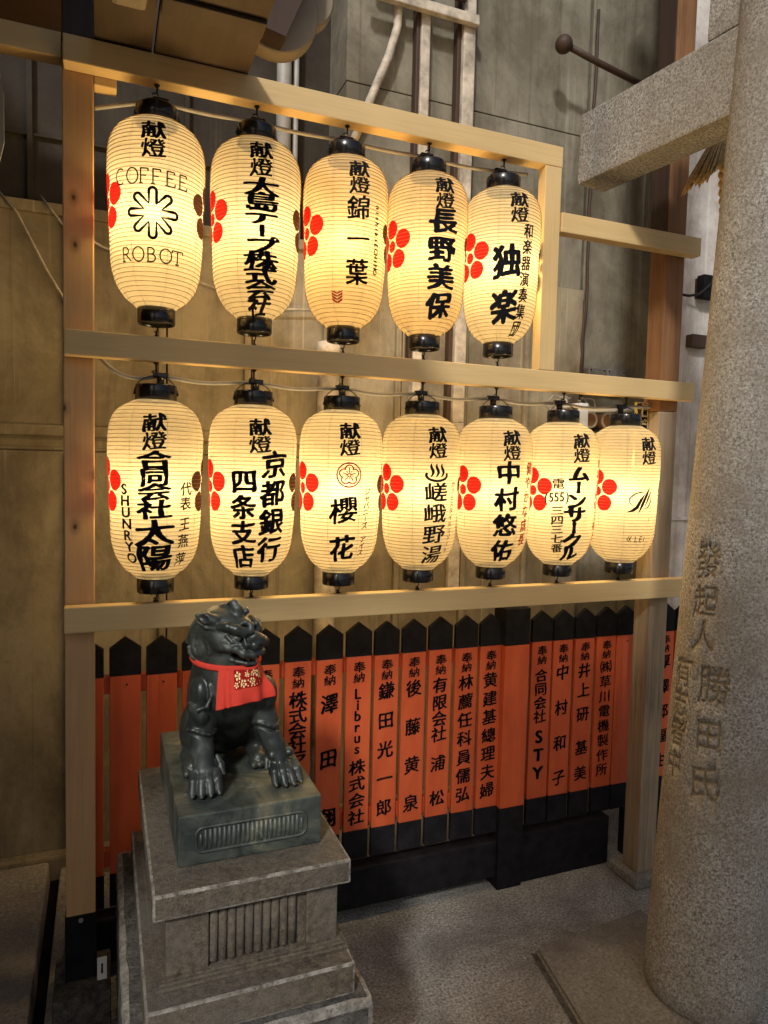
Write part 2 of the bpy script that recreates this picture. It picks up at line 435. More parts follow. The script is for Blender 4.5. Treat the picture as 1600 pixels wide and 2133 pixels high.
def lantern_base():
    bm = BM()
    p = []
    for i in range(NH*3+1):
        z = LH*i/(NH*3); p.append((prof(z) - (0.0 if i % 3 == 0 else -.0007), z))
    add_lathe(bm, p, 96, cap=False)
    jit = {}
    for v in bm.verts:      # slack paper: each strip sags a little differently
        z = v.co.z; a = math.atan2(v.co.x, -v.co.y); k = int(round(z/LH*NH*3)); k3 = jit.setdefault(k, random.uniform(-.0004, .0004))
        d = k3 + .0006*math.sin(a*8 + z*23) * math.sin(PI*z/LH) + .0005*math.sin(a*3 + z*60)
        r = math.hypot(v.co.x, v.co.y); v.co.x *= (r+d)/r; v.co.y *= (r+d)/r
    A = bm
    bm = BM()
    for i in range(1, NH):
        z = LH*i/NH; r = prof(z) + .0019
        add_tube(bm, [(r*math.sin(2*PI*k/48), -r*math.cos(2*PI*k/48), z) for k in range(48)], .00075, 4, closed=True)
    # faint seams where the paper strips meet
    for k in range(8):
        a = 2*PI*(k+.22)/8
        add_tube(bm, [((prof(LH*i/30)-.0003)*math.sin(a), -(prof(LH*i/30)-.0003)*math.cos(a), LH*i/30) for i in range(31)], .0005, 4)
    B = bm
    bm = BM()      # top collar: open black ring with a thick wall
    add_lathe(bm, [(.0500, LH-.004), (.0520, LH-.003), (.0520, LH+.037), (.0505, LH+.0395), (.0485, LH+.0395), (.0480, LH+.037), (.0480, LH-.004)], 40, cap=False)
    add_lathe(bm, [(.047, LH+.010), (.047, LH+.014)], 32)  # added disc, closes the collar to keep bulb light off the rail
    Cc = bm
    bm = BM()      # bottom collar with its board
    add_lathe(bm, [(.0450, .004), (.0470, .003), (.0470, -.034), (.0455, -.037), (.0430, -.037), (.0420, -.033), (.0405, -.032)], 40, cap=False)
    add_lathe(bm, [(.0412, -.031), (.0412, -.024)], 32)
    Dd = bm
    bm = BM()      # wire bail over the top collar
    add_tube(bm, [(.0540*math.cos(t), 0.0, LH+.018 + .046*math.sin(t)) for t in np.linspace(0, PI, 17)], .0013, 6)
    for s in (-1, 1): add_tube(bm, [(s*.0520, 0, LH+.018), (s*.0560, 0, LH+.018)], .004, 8)
    Ee = bm
    return A, B, Cc, Dd, Ee
def hook_bm(z0, z1, up=True):
    """screw hook with a flared foot, foot at z1"""
    bm = BM(); s = 1 if z1 > z0 else -1
    add_lathe(bm, [(.0075, z1), (.006, z1-s*.003), (.0025, z1-s*.007), (.0022, z0+s*.006)] if s < 0 else [(.0022, z0+.006), (.0025, z1-.007), (.006, z1-.003), (.0075, z1)], 12)
    add_tube(bm, [(.0075*math.cos(t) - .004, 0, z0 + .0075*math.sin(t)) for t in np.linspace(-.6*PI, .9*PI, 12)], .0017, 6)
    return bm

# ================================================================== THE SETTING
bm = BM(); add_box(bm, -12, 14, -12, 14, -.3, 0); struct('ground', bm, 'paving')

# raised footway at the left, with the dark gutter beside it
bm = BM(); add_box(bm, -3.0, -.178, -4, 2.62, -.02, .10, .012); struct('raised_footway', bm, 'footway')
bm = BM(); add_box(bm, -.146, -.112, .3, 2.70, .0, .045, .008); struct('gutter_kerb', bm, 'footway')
bm = BM(); add_box(bm, -.178, -.146, .3, 2.70, .0, .004); struct('gutter', bm, 'black_paint')

# cover slab sunk in the paving in front of the stone gate
bm = BM()
vs = [(1.242, 1.748), (1.70, 1.80), (1.62, 1.0), (1.10, .98)]
b0 = [bm.verts.new((x, y, .0)) for x, y in vs]; b1 = [bm.verts.new((x, y, .022)) for x, y in vs]
bm.faces.new(b1)
for i in range(4): bm.faces.new((b0[i], b0[(i+1) % 4], b1[(i+1) % 4], b1[i]))
bmesh.ops.bevel(bm, geom=[e for e in bm.edges if all(v.co.z > .02 for v in e.verts)], offset=.008, segments=2, affect='EDGES')
struct('paving_slab', bm, 'slab')
bm = BM()
q = [(1.231, 1.757), (1.243, 1.748), (1.101, .98), (1.088, .98)]
bm.faces.new([bm.verts.new((x, y, .004)) for x, y in q]); struct('paving_gap', bm, 'ped_rough')

# ---- rear wall
rear = thing('rear_wall', 'stained yellowish panelled wall behind the lantern frame, with a dark recess above', 'wall', (.4, 2.75, 0))
bm = BM()
add_box(bm, -4, 2.08, 2.72, 3.3, -.05, 1.53, .006)
add_box(bm, -4, 2.08, 2.75, 3.3, 1.53, 2.345)
add_box(bm, -4, .90, 2.735, 3.3, 2.345, 2.385, .006)
for z0, z1, p in ((1.582, 1.622, .022), (1.532, 1.545, .012)): add_box(bm, -4, 2.08, 2.75-p, 2.752, z0, z1, .006)
x = -3.9
for k in range(19):
    add_box(bm, x, x+.026, 2.727, 2.752, 1.624, 2.343, .007)
    add_box(bm, x, x+.026, 2.697, 2.722, .02, 1.522, .007)
    add_box(bm, x+.034, x+.042, 2.744, 2.752, 1.624, 2.343)
    x += .3145
add_box(bm, -4, 2.08, 2.66, 2.718, -.04, .09, .012)
obj('panel_wall', bm, 'wallA', rear)
bm = BM()
for k in range(19):
    xx = -3.9 + .3145*k
    add_box(bm, xx+.027, xx+.0335, 2.748, 2.7525, 1.624, 2.343); add_box(bm, xx+.027, xx+.0335, 2.718, 2.7225, .10, 1.522)
obj('panel_joints', bm, 'black_paint', rear)
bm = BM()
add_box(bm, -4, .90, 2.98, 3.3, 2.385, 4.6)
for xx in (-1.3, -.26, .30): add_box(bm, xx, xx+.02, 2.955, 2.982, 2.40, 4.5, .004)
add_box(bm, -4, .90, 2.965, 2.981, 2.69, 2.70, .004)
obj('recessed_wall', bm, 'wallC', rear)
bm = BM()
add_box(bm, .90, 2.062, 2.752, 3.3, 2.345, 3.03, .004)
add_box(bm, .90, 2.062, 2.756, 3.3, 3.036, 4.6, .004)
add_box(bm, 2.083, 3.6, 2.76, 3.3, -.05, 4.6, .004)
obj('cladding', bm, 'wallB', rear)
bm = BM()
for i in range(46):
    pass
add_box(bm, 2.063, 2.082, 2.80, 2.9, 2.3, 4.6)
obj('open_joint', bm, 'black_paint', rear)

# whitewashed boards beyond the old post
bw = thing('board_wall', 'peeling whitewashed board wall behind the old brown post', 'wall', (2.3, 2.4, 0))
bm = BM()
add_box(bm, 2.20, 9.0, 2.36, 2.42, -.02, 4.4, .003)
add_box(bm, 2.20, 9.0, 2.345, 2.362, 1.30, 1.315, .003)
obj('boards', bm, 'wallW', bw)
bm = BM(); add_box(bm, 2.323, 2.42, 2.32, 2.36, 2.045, 2.098, .004); obj('bracket_block', bm, 'dark_z', bw)

# ---- things fixed to the rear wall
def pipe_thing(name, label, cat, pts, r, mat, group=None, caps=()):
    t = thing(name, label, cat, pts[0], group)
    bm = BM(); add_tube(bm, pts, r, 14); obj('pipe', bm, mat, t)
    for z in caps:
        bm = BM(); add_lathe(bm, [(r+.002, z-.03), (r+.006, z-.028), (r+.006, z+.03), (r*.7, z+.036)], 18, (pts[0][0], pts[0][1])); obj('collar', bm, mat, t)
    return t
pipe_thing('drain_pipe', 'thick pale drain pipe ending in a collar behind the third lantern from left', 'pipe', [(.82, 2.665, .0), (.82, 2.665, 1.97)], .043, 'pipe', caps=(1.95,))
pipe_thing('downpipe', 'thicker grey downpipe in the dark recess above the top beam', 'pipe', [(.682, 2.90, 1.9), (.682, 2.90, 4.3)], .03, 'cable')
pipe_thing('conduit', 'thin grey conduit beside the grey downpipe in the dark recess', 'pipe', [(.752, 2.92, 1.9), (.752, 2.92, 2.52), (.735, 2.92, 2.7), (.742, 2.92, 4.3)], .012, 'cable')
pipe_thing('hose', 'pale hose slanting across the grey cladding left of the wooden strips', 'hose', [(1.105, 2.71, 4.2), (1.10, 2.71, 3.42), (1.095, 2.71, 3.26), (1.06, 2.71, 3.14), (.985, 2.72, 2.95), (.93, 2.735, 2.80)], .017, 'pipe')
t = thing('wall_strip', 'pale peeling strip of timber, left of the two running up the grey cladding', 'strip', (1.22, 2.72, 1.7), 'peeling upright strips on the cladding')
bm = BM(); add_box(bm, 1.197, 1.238, 2.70, 2.748, 1.68, 4.4, .006); obj('strip', bm, 'pipe', t)
bm = BM(); add_box(bm, 1.180, 1.196, 2.71, 2.75, 1.9, 4.4, .003); obj('shadow_gap_batten', bm, 'dark_z', t)
t = thing('wall_strip', 'pale peeling strip of timber, right of the two, reaching down behind the lanterns', 'strip', (1.41, 2.72, .9), 'peeling upright strips on the cladding')
bm = BM(); add_box(bm, 1.385, 1.440, 2.69, 2.718, .9, 1.70, .006); add_box(bm, 1.385, 1.440, 2.69, 2.747, 1.70, 4.4, .006); obj('strip', bm, 'pipe', t)
bm = BM(); add_box(bm, 1.366, 1.384, 2.71, 2.75, 1.7, 4.4, .003); obj('shadow_gap_batten', bm, 'dark_z', t)
t = thing('cross_bar', 'short horizontal bars tying the two peeling strips near the top of the picture', 'bar', (1.2, 2.69, 3.33))
bm = BM(); add_box(bm, .95, 1.44, 2.66, 2.689, 3.325, 3.365, .005); obj('bar', bm, 'pipe', t)
bm = BM(); add_box(bm, .97, 1.384, 2.665, 2.689, 3.41, 3.45, .005); obj('upper_bar', bm, 'dark_z', t)
for x0, x1, lab in ((2.09, 2.185, 'grey cover plate on the wall above the middle rail, left of two'), (2.195, 2.30, 'grey cover plate on the wall above the middle rail, right of two')):
    t = thing('cover_plate', lab, 'plate', (x0, 2.72, 1.92), 'electric cover plates')
    bm = BM(); add_box(bm, x0, x1, 2.70, 2.7595, 1.905, 1.985, .004); obj('plate', bm, 'plastic' if False else 'steel', t)
    for a, b in ((x0+.01, 1.975), (x1-.01, 1.975), (x0+.01, 1.915), (x1-.01, 1.915)):
        bm = BM(); add_tube(bm, [(a, 2.702, b), (a, 2.697, b)], .004, 8); obj('screw', bm, 'iron', t)
# cables down the wall joint
bm = BM()
def wob(p0, p1, n, a):
    return [tuple(p0[k] + (p1[k]-p0[k])*i/n + (random.uniform(-a, a) if 0 < i < n and k != 1 else 0) for k in range(3)) for i in range(n+1)]
add_tube(bm, wob((2.095, 2.745, 3.6), (2.085, 2.745, 1.80), 16, .006), .007, 8)
add_tube(bm, wob((2.078, 2.74, 2.3), (2.073, 2.74, 1.80), 8, .006), .006, 8)
tag(obj('wall_cable', bm, 'dark_z'), 'dirty cables running down the wall joint right of the short post', 'cable')
bm = BM()
add_tube(bm, [(-.33, 2.735, 2.40), (-.27, 2.72, 2.33), (-.18, 2.72, 2.15), (-.05, 2.72, 1.93), (.0, 2.72, 1.86)], .004, 6)
tag(obj('loose_wire', bm, 'pipe'), 'thin loose wire drooping across the wall left of the tall post', 'wire')
bm = BM()
add_tube(bm, [(-.20, 2.725, 2.40), (-.13, 2.715, 2.31), (0, 2.715, 2.25), (.25, 2.715, 2.19), (.6, 2.72, 2.1), (.95, 2.72, 2.13)], .004, 6)
tag(obj('loose_wire', bm, 'pipe'), 'thin loose wire running behind the post under the dark recess', 'wire')
# clutter behind the last lanterns
t = thing('shelf_bracket', 'white plastic bracket behind the sixth lower lantern', 'bracket', (1.95, 2.54, 1.6))
bm = BM(); add_box(bm, 1.915, 1.965, 2.53, 2.545, 1.56, 1.80, .006); add_box(bm, 1.915, 1.965, 2.545, 2.69, 1.785, 1.80, .004); obj('bracket', bm, 'plastic', t)
pipe_thing('water_pipe', 'thin white water pipe running behind the last two lower lanterns', 'pipe', [(1.97, 2.56, 1.775), (2.30, 2.56, 1.79)], .011, 'plastic')
for x0, lab in ((2.03, 'round brass valve on the wall, left of two behind the last lanterns'), (2.13, 'round brass valve on the wall, right of two behind the last lanterns')):
    t = thing('valve', lab, 'valve', (x0, 2.6, 1.735), 'valves behind the last lanterns')
    bm = BM(); add_tube(bm, [(x0, 2.75, 1.735), (x0, 2.60, 1.735)], .034, 18); obj('body', bm, 'old_z', t)
    bm = BM(); add_tube(bm, [(x0+.034*math.cos(a), 2.60, 1.735+.034*math.sin(a)) for a in np.linspace(0, 2*PI, 18, endpoint=False)], .006, 6, closed=True); obj('rim', bm, 'pipe', t)
bm = BM()
for k in range(5):
    add_tube(bm, [(1.86+.05*k+.05*math.cos(a)+.01*math.sin(3*a+k), 2.62+.01*k, 1.80+.035*math.sin(a)) for a in np.linspace(k, k+5, 16)], .0035, 5)
tag(obj('cable_tangle', bm, 'pipe'), 'tangle of thin pale cables under the right end of the middle rail', 'cable')
t = thing('meter_box', 'dark meter box in the shadow behind the last lanterns', 'box', (2.12, 2.66, 1.5))
bm = BM(); add_box(bm, 1.98, 2.33, 2.62, 2.715, 1.42, 1.665, .01); obj('case', bm, 'dark_z', t)
bm = BM(); add_box(bm, 1.99, 2.32, 2.585, 2.75, 1.672, 1.682, .003); obj('lid', bm, 'steel', t)
# dark ball and arm modelled in place of a shadow on the wall
t = thing('ball_shadow', 'dark ball on an arm, shaped for a cast shadow above the stone tie beam', 'shadow', (2.25, 2.6, 3.3))
bm = BM(); bmesh.ops.create_uvsphere(bm, u_segments=24, v_segments=16, radius=.037, matrix=Matrix.Translation((1.812, 2.60, 3.305)))
for f in bm.faces: f.smooth = True
obj('shadow_ball', bm, 'dark_z', t)
bm = BM(); add_tube(bm, [(1.85, 2.60, 3.30), (2.0, 2.60, 3.27), (2.28, 2.62, 3.24), (2.30, 2.76, 3.23)], .014, 10); obj('arm', bm, 'dark_z', t)

# unseen wall blocks added to keep the left side and pillar foot in shade
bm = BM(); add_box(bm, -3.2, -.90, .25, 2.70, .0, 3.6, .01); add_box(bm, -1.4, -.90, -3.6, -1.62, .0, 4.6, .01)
tag(obj('shade_blocks', bm, 'eave_x'), None, None, None, 'structure')

# eave over the frame
eave = thing('hall_eave', 'brown boarded eave overhanging the left end of the lantern frame', 'eave', (.1, 1.5, 2.53))
bm = BM()
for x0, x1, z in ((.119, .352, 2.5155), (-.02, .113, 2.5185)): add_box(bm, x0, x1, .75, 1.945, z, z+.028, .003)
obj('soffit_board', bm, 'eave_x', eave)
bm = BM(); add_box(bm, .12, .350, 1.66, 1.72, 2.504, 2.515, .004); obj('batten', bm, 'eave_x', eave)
bm = BM(); add_box(bm, -3.0, -.025, -.1, 2.65, 2.86, 2.93, .004); obj('upper_roof', bm, 'dark_z', eave)
for x0 in (.045,):
    bm = BM(); add_box(bm, x0-.03, x0+.045, 1.15, 1.70, 2.485, 2.518, .014); obj('rafter_end', bm, 'cream', eave)
# dark bracket with cream drum
t = thing('vent_drum', 'cream rounded drum with a black cover above the top beam', 'vent', (.47, 2.1, 2.6))
bm = BM(); add_tube(bm, [(.450, 2.02, 2.778), (.450, 2.03, 2.778), (.450, 2.07, 2.778)], [.118, .125, .125], 36); obj('drum', bm, 'cream', t)
bm = BM(); add_prism(bm, [(.345, 2.69), (.372, 2.678), (.462, 2.662), (.545, 2.86), (.545, 3.1), (.36, 3.1)], 1.95, 2.018); obj('cover', bm, 'dark_z', t)
bm = BM(); add_tube(bm, [(.535, 2.03, 2.838), (.535, 2.04, 2.838), (.535, 2.075, 2.838)], [.082, .088, .088], 30); obj('side_drum', bm, 'cream', t)
# cream cloth edge at the far left
bm = BM()
pts = [(-.30, 2.25), (-.176, 2.21), (-.169, 2.17), (-.169, 2.08), (-.178, 2.04), (-.30, 2.10)]
add_prism(bm, pts, 1.50, 1.504)
tag(obj('hanging_cloth', bm, 'cream'), 'edge of a cream cloth hanging at the far left', 'cloth')

# ================================================================== LANTERN FRAME
FX = .127; DX = .2535; LY = 1.925
fr = thing('lantern_frame', 'pale cypress frame of posts and rails carrying two rows of lit lanterns', 'frame', (.9, 1.95, 0))
def part(name, mat, box, bev=.003, parent=fr):
    bm = BM(); add_box(bm, *box, bev); return obj(name, bm, mat, parent)
part('top_rail', 'wood_x', (-.089, 1.338, 1.90, 1.9455, 2.450, 2.513))
part('middle_rail', 'wood_x', (-.090, 1.923, 1.90, 1.937, 1.757, 1.820))
part('lower_rail', 'wood_x', (-.093, 2.02, 1.90, 1.9375, 1.065, 1.131))
part('side_rail', 'wood_x', (1.3405, 1.917, 1.897, 1.9375, 2.254, 2.315))
part('rear_rail', 'wood_x', (-.9, -.0945, 1.95, 1.995, 2.479, 2.539))
p = part('post', 'post_z', (-.0935, -.022, 1.9465, 2.02, .115, 2.516))
part('shaded_post_head', 'dark_z', (-.0935, -.022, 1.9465, 2.02, 2.5165, 3.3), .003, p)  # post top coloured dark for the shade above the rail
part('metal_shoe', 'black_paint', (-.0965, -.019, 1.9435, 2.023, .118, .298), .002, p)
part('short_post', 'wood_z', (1.276, 1.336, 1.9005, 1.941, 1.8205, 2.4495))
part('batten', 'wood_z', (-.0205, .032, 1.9465, 1.99, 2.43, 2.62))
bm = BM(); add_tube(bm, [(-.058, 1.9435, .285), (-.058, 1.940, .285)], .006, 10); obj('bolt', bm, 'steel', p)
t = thing('post_footing', 'low stone footing under the tall left post', 'footing', (-.06, 1.97, 0))
bm = BM(); add_box(bm, -.125, .016, 1.885, 2.06, 0, .114, .008); obj('block', bm, 'ped_rough', t)
t = thing('paper_tag', 'small white paper tag with a black mark at the foot of the left post', 'tag', (-.01, 1.93, .16))
bm = BM(); add_box(bm, -.018, .006, 1.928, 1.930, .118, .180); obj('paper', bm, 'plastic', t)
bm = BM(); put(bm, '1', -.006, .150, .03, .034, bold=.02)
for v in bm.verts: v.co = (v.co.x, 1.9272, v.co.y)
obj('writing', bm, 'ink', t, normals=False)

# ---- old timber post at the right with its footing
t = thing('timber_post', 'old brown square timber post at the right end of the frame, greyed below', 'post', (1.846, 1.98, 0))
bm = BM(); add_box(bm, 1.806, 1.888, 1.9395, 2.018, 1.72, 4.2, .004); obj('upper_shaft', bm, 'old_z', t)
bm = BM(); add_box(bm, 1.806, 1.888, 1.9395, 2.018, .042, 1.719, .004); obj('lower_shaft', bm, 'grey_z', t)
bm = BM(); add_box(bm, 1.800, 1.8045, 1.942, 2.019, 2.33, 4.2, .001); obj('dark_side_board', bm, 'dark_z', t)
t = thing('stone_footing', 'low stone block under the old timber post', 'footing', (1.85, 1.97, 0))
bm = BM(); add_box(bm, 1.775, 1.935, 1.905, 2.06, 0, .041, .01); obj('block', bm, 'slab', t)
# little sign hanging by the post
t = thing('shop_sign', 'narrow black and yellow sign fixed to the old timber post', 'sign', (1.84, 2.0, 1.6))
bm = BM(); add_box(bm, 1.789, 1.7985, 1.955, 2.005, 1.50, 1.765, .002); add_box(bm, 1.770, 1.788, 1.93, 1.94, 1.50, 1.765, .001); bm.free()
bm = BM(); add_box(bm, 1.745, 1.800, 1.985, 1.995, 1.52, 1.752, .002); obj('board', bm, 'gold', t)
bm = BM(); add_box(bm, 1.749, 1.796, 1.9835, 1.9845, 1.53, 1.700, .0003); obj('panel', bm, 'ink', t)
bm = BM()
for ch, x, y in (('三', 1.785, 1.738), ('層', 1.785, 1.716), ('崎', 1.760, 1.738), ('草', 1.760, 1.716)): put(bm, ch, x, y, .022, .022, bold=.03, shear=0)
for v in bm.verts: v.co = (v.co.x, 1.9843, v.co.y)
obj('small_writing', bm, 'ink', t, normals=False)
bm = BM()
for ch, y in (('だ', 1.672), ('け', 1.62), ('や', 1.57)): put(bm, ch, 1.7725, y, .044, .05, bold=.035, shear=0)
for v in bm.verts: v.co = (v.co.x, 1.9828, v.co.y)
obj('large_writing', bm, 'gold', t, normals=False)
# black box on the board wall
t = thing('switch_box', 'small black box with a cable on the whitewashed boards', 'box', (2.27, 2.2, 2.2))
bm = BM(); add_box(bm, 2.355, 2.44, 2.305, 2.345, 2.25, 2.347, .004); obj('case', bm, 'black_paint', t)
bm = BM(); add_tube(bm, [(2.26, 2.35, 2.262), (2.30, 2.33, 2.255), (2.34, 2.31, 2.262), (2.38, 2.30, 2.30), (2.40, 2.30, 2.33)], .006, 8); obj('lead', bm, 'iron', t)
bm = BM(); add_box(bm, 2.36, 2.435, 2.346, 2.362, 2.256, 2.34, .002); obj('mount', bm, 'dark_z', t)

# ================================================================== LANTERNS
pa, ho, tc, bc, ba = lantern_base()
crest = {}
for cname, cx, sgn in (('red', -.170, 1), ('brown', .160, -1)):
    bm = BM(); disc(bm, cx, .243, .0165, 18, 2)
    for k in range(5):
        a = math.radians(90 + 72*k); disc(bm, cx + .0475*math.cos(a), .243 + .0475*math.sin(a), .0262, 24, 4)
    wrap(bm, .0019); crest[cname] = bm
bt1 = hook_bm(.532, .5595); bt2 = hook_bm(.532, .561)
bb1 = hook_bm(-.048, -.0695); bb2 = hook_bm(-.048, -.0640)
bl = bpy.data.lights.new('lantern_bulb', 'POINT'); bl.energy = BULB_W; bl.color = (1.0, .81, .55); bl.shadow_soft_size = .048
proto = thing('paper_lantern', 'x', 'lantern', (0, 0, 0))
shade = obj('shade', pa, 'paper', proto, local=True)
def mesh_of(bm, mat, name):
    bmesh.ops.recalc_face_normals(bm, faces=bm.faces[:]); me = bpy.data.meshes.new(name); bm.to_mesh(me); bm.free(); me.materials.append(M[mat]); return me
kids = [('hoops', mesh_of(ho, 'hoop', 'hoops'), True), ('top_collar', mesh_of(tc, 'lacquer', 'top_collar'), False), ('bottom_collar', mesh_of(bc, 'lacquer', 'bottom_collar'), False),
        ('bail', mesh_of(ba, 'iron', 'bail'), False), ('red_crest', mesh_of(crest['red'], 'crest_red', 'red_crest'), True), ('brown_crest', mesh_of(crest['brown'], 'crest_brown', 'brown_crest'), True)]
rowkids = [[('hook', mesh_of(bt1, 'iron', 'hook')), ('hook', mesh_of(bb1, 'iron', 'hook'))], [('hook', mesh_of(bt2, 'iron', 'hook')), ('hook', mesh_of(bb2, 'iron', 'hook'))]]
shade_me = shade.data
bpy.data.objects.remove(shade); bpy.data.objects.remove(proto)
def make_lantern(row, i, label, cat='lantern'):
    zb = 1.890 if row == 0 else 1.1955
    t = thing('paper_lantern', label, cat, (FX + DX*i, LY, zb), 'lit paper lanterns in the upper row' if row == 0 else 'lit paper lanterns in the lower row')
    rz = random.uniform(-.03, .03)
    sh = bpy.data.objects.new('shade', shade_me); COL.objects.link(sh); sh.parent = t
    for n_, me, on_shade in kids:
        o = bpy.data.objects.new(n_, me); COL.objects.link(o); o.parent = sh if on_shade else t
    for n_, me in rowkids[row]:
        o = bpy.data.objects.new(n_, me); COL.objects.link(o); o.parent = t
    b2 = bl.copy(); b2.energy = BULB_W*random.uniform(.85, 1.12)
    if row == 0 and i in (2, 3): b2.color = (1.0, .70, .38)
    o = bpy.data.objects.new('bulb', b2); COL.objects.link(o); o.parent = t; o.location = (0, 0, .235)
    return t, sh, zb
def ink(sh, zb, draw, mat='ink', name='lettering', off=.0026):
    bm = BM(); draw(bm)
    for v in bm.verts: v.co.y -= zb
    cut_grid(bm, .011, .013)
    wrap(bm, off)
    o = obj(name, bm, mat, sh, local=True, normals=False); return o
def kento(bm, zb, x=-.006):
    put(bm, '献', x, zb + .401, .060, .047, .032); put(bm, '燈', x, zb + .356, .058, .047, .022)
def lantern(row, i, label, draws):
    t, sh, zb = make_lantern(row, i, label)
    ink(sh, zb, lambda b: (kento(b, zb, draws[0]), draws[1](b)))
    for mat, name, d in draws[2:]: ink(sh, zb, d, mat, name, .0028)
# upper row
def star(bm):
    c = np.array((-.017, 2.096)); L_, w_ = .050, .0088; pts = []
    rin = w_/math.sin(PI/8)
    for k in range(8):
        a = PI/2 + k*PI/4; d = np.array((math.cos(a), math.sin(a))); nn = np.array((-d[1], d[0]))
        pts.append(c + rin*np.array((math.cos(a-PI/8), math.sin(a-PI/8))))
        for q in np.linspace(-PI/2, PI/2, 9): pts.append(c + d*(L_ + w_*math.cos(q)) + nn*w_*math.sin(q))
    pts.append(pts[0]); pts.append(pts[1])
    stroke(bm, pts, .0070)
lantern(0, 0, 'upper lantern at the left end, with an outlined eight-armed star between thin roman capitals',
    (-.015, lambda b: star(b),
     ('ink_brown', 'thin_lettering', lambda b: (serif_word(b, 'COFFEE', [-.0975, -.065, -.035, -.007, .025, .056], 2.180, .031, .036, .0034), serif_word(b, 'ROBOT', [-.086, -.053, -.019, .015, .045], 1.999, .032, .033, .0034)))))
lantern(0, 1, 'upper lantern second from left, with one dense column of nine bold characters',
    (-.010, lambda b: column(b, '大島テープ株式会社', -.008, 2.200, -.006, 1.912, .094, .047, bold=.036)))
def seal(bm):
    cx, cy, s = -.0585, 1.956, .0165
    for sg in (-1, 1):
        for k in range(4):
            y0 = cy - s + k*.0075
            q = [(cx+sg*.0008, y0), (cx+sg*s, y0+.008), (cx+sg*s, y0+.0132), (cx+sg*.0008, y0+.0052)]
            q = [(x, max(cy-s, min(cy+s, y))) for x, y in q]
            vs = [bm.verts.new((*p, 0)) for p in q]; bm.faces.new(vs)
lantern(0, 2, 'upper lantern in the middle, with three spaced characters and a small red leaf seal',
    (0, lambda b: (put(b, '錦', -.002, 2.188, .066, .066, .018), put(b, '一', 0, 2.108, .066, .05, .03), put(b, '葉', -.001, 2.022, .068, .072, .022),
       [put(b, ch, .058, 2.200 - .0142*k, .018, .017, .05, rot=-PI/2) for k, ch in enumerate('nishikiECHiHO')]),
     ('red_ink', 'seal', seal)))
lantern(0, 3, 'upper lantern fourth from left, with four large bold characters',
    (0, lambda b: column(b, '長野美保', -.002, 2.192, -.005, 1.962, .088, .072, bold=.042)))
lantern(0, 4, 'upper lantern at the right end, with two splashy brush characters and a thin side column',
    (-.010, lambda b: (put(b, '独', -.043, 2.112, .088, .098, .042, .16), put(b, '楽', -.048, 1.983, .088, .098, .042, .16), column(b, '和楽器演奏集団', .022, 2.204, .009, 1.925, .036, .044, bold=.026))))
# lower row
def b0(b):
    for ch, z, w, h in (('合', 1.506, .078, .044), ('同', 1.464, .066, .044), ('会', 1.427, .078, .042), ('社', 1.383, .080, .046), ('太', 1.325, .096, .062), ('陽', 1.260, .094, .066)): put(b, ch, -.011, z, w*1.08, h*1.1, .034)
    for k, ch in enumerate('SHUNRYO'): put(b, ch, -.089 + .002*k, 1.432 - .0287*k, .034, .031, .034)
    for ch, z in (('代', 1.434), ('表', 1.397), ('王', 1.345), ('燕', 1.302), ('萍', 1.255)): put(b, ch, .072 - .03*(1.434-z), z, .036, .036, .018)
lantern(1, 0, 'lower lantern at the left end, with bold characters between capitals and thin small ones', (-.011, b0))
lantern(1, 1, 'lower lantern second from left above the statue, with two columns of four bold characters',
    (-.004, lambda b: (column(b, '京都銀行', .036, 1.500, .030, 1.276, .076, .072, bold=.034), column(b, '四条支店', -.045, 1.456, -.049, 1.256, .070, .066, bold=.036))))
def flower(bm):
    cx, cy = -.0135, 1.477
    stroke(bm, arc(cx, cy, .033, .033, 0, 360, 40), .0034)
    pts = []
    for k in range(5):
        a = 90 + 72*k
        pts += arc(cx + .0155*math.cos(math.radians(a)), cy + .0155*math.sin(math.radians(a)), .0115, .0115, a-100, a+100, 10)
    pts.append(pts[0]); stroke(bm, pts, .0034)
    for k in range(5):
        a = math.radians(90 + 72*k); stroke(bm, [(cx + .004*math.cos(a), cy + .004*math.sin(a)), (cx + .020*math.cos(a), cy + .020*math.sin(a))], .0026)
        a += PI/5; stroke(bm, [(cx + .005*math.cos(a), cy + .005*math.sin(a)), (cx + .0135*math.cos(a), cy + .0135*math.sin(a))], .0018)
    stroke(bm, arc(cx, cy, .004, .004, 0, 360, 12), .002)
lantern(1, 2, 'lower lantern third from left, with a round red blossom emblem above two brush characters',
    (-.012, lambda b: (put(b, '櫻', -.026, 1.380, .082, .074, .020, .14), put(b, '花', -.029, 1.274, .080, .074, .032, .14), column(b, 'ジャパニーズ アイス', .045, 1.432, .034, 1.262, .022, .020, bold=.022)),
     ('red_ink', 'blossom_emblem', flower)))
def onsen(bm):
    cx, cy = -.002, 1.487
    n = 24; out = []
    A = arc(cx, cy-.006, .036, .020, 158, 382, n); B = arc(cx, cy-.006, .0285, .0125, 158, 382, n)
    va = [bm.verts.new((*p, 0)) for p in A]; vb = [bm.verts.new((*p, 0)) for p in B]
    for i in range(n): bm.faces.new((va[i], va[i+1], vb[i+1], vb[i]))
    for k in (-1, 0, 1):
        stroke(bm, [(cx + .016*k + .0045*math.sin(t*6.0-.4) + .004*(t-.5), cy - .012 + .040*t) for t in np.linspace(0, 1, 12)], .0085, True)
lantern(1, 3, 'lower lantern in the middle, with a steaming bath mark above four thin characters',
    (0, lambda b: (onsen(b), column(b, '嵯峨野湯', -.001, 1.432, -.003, 1.250, .076, .058, bold=.018), column(b, 'カフェスタイルリゾート', .061, 1.456, .050, 1.262, .019, .018, bold=.02))))
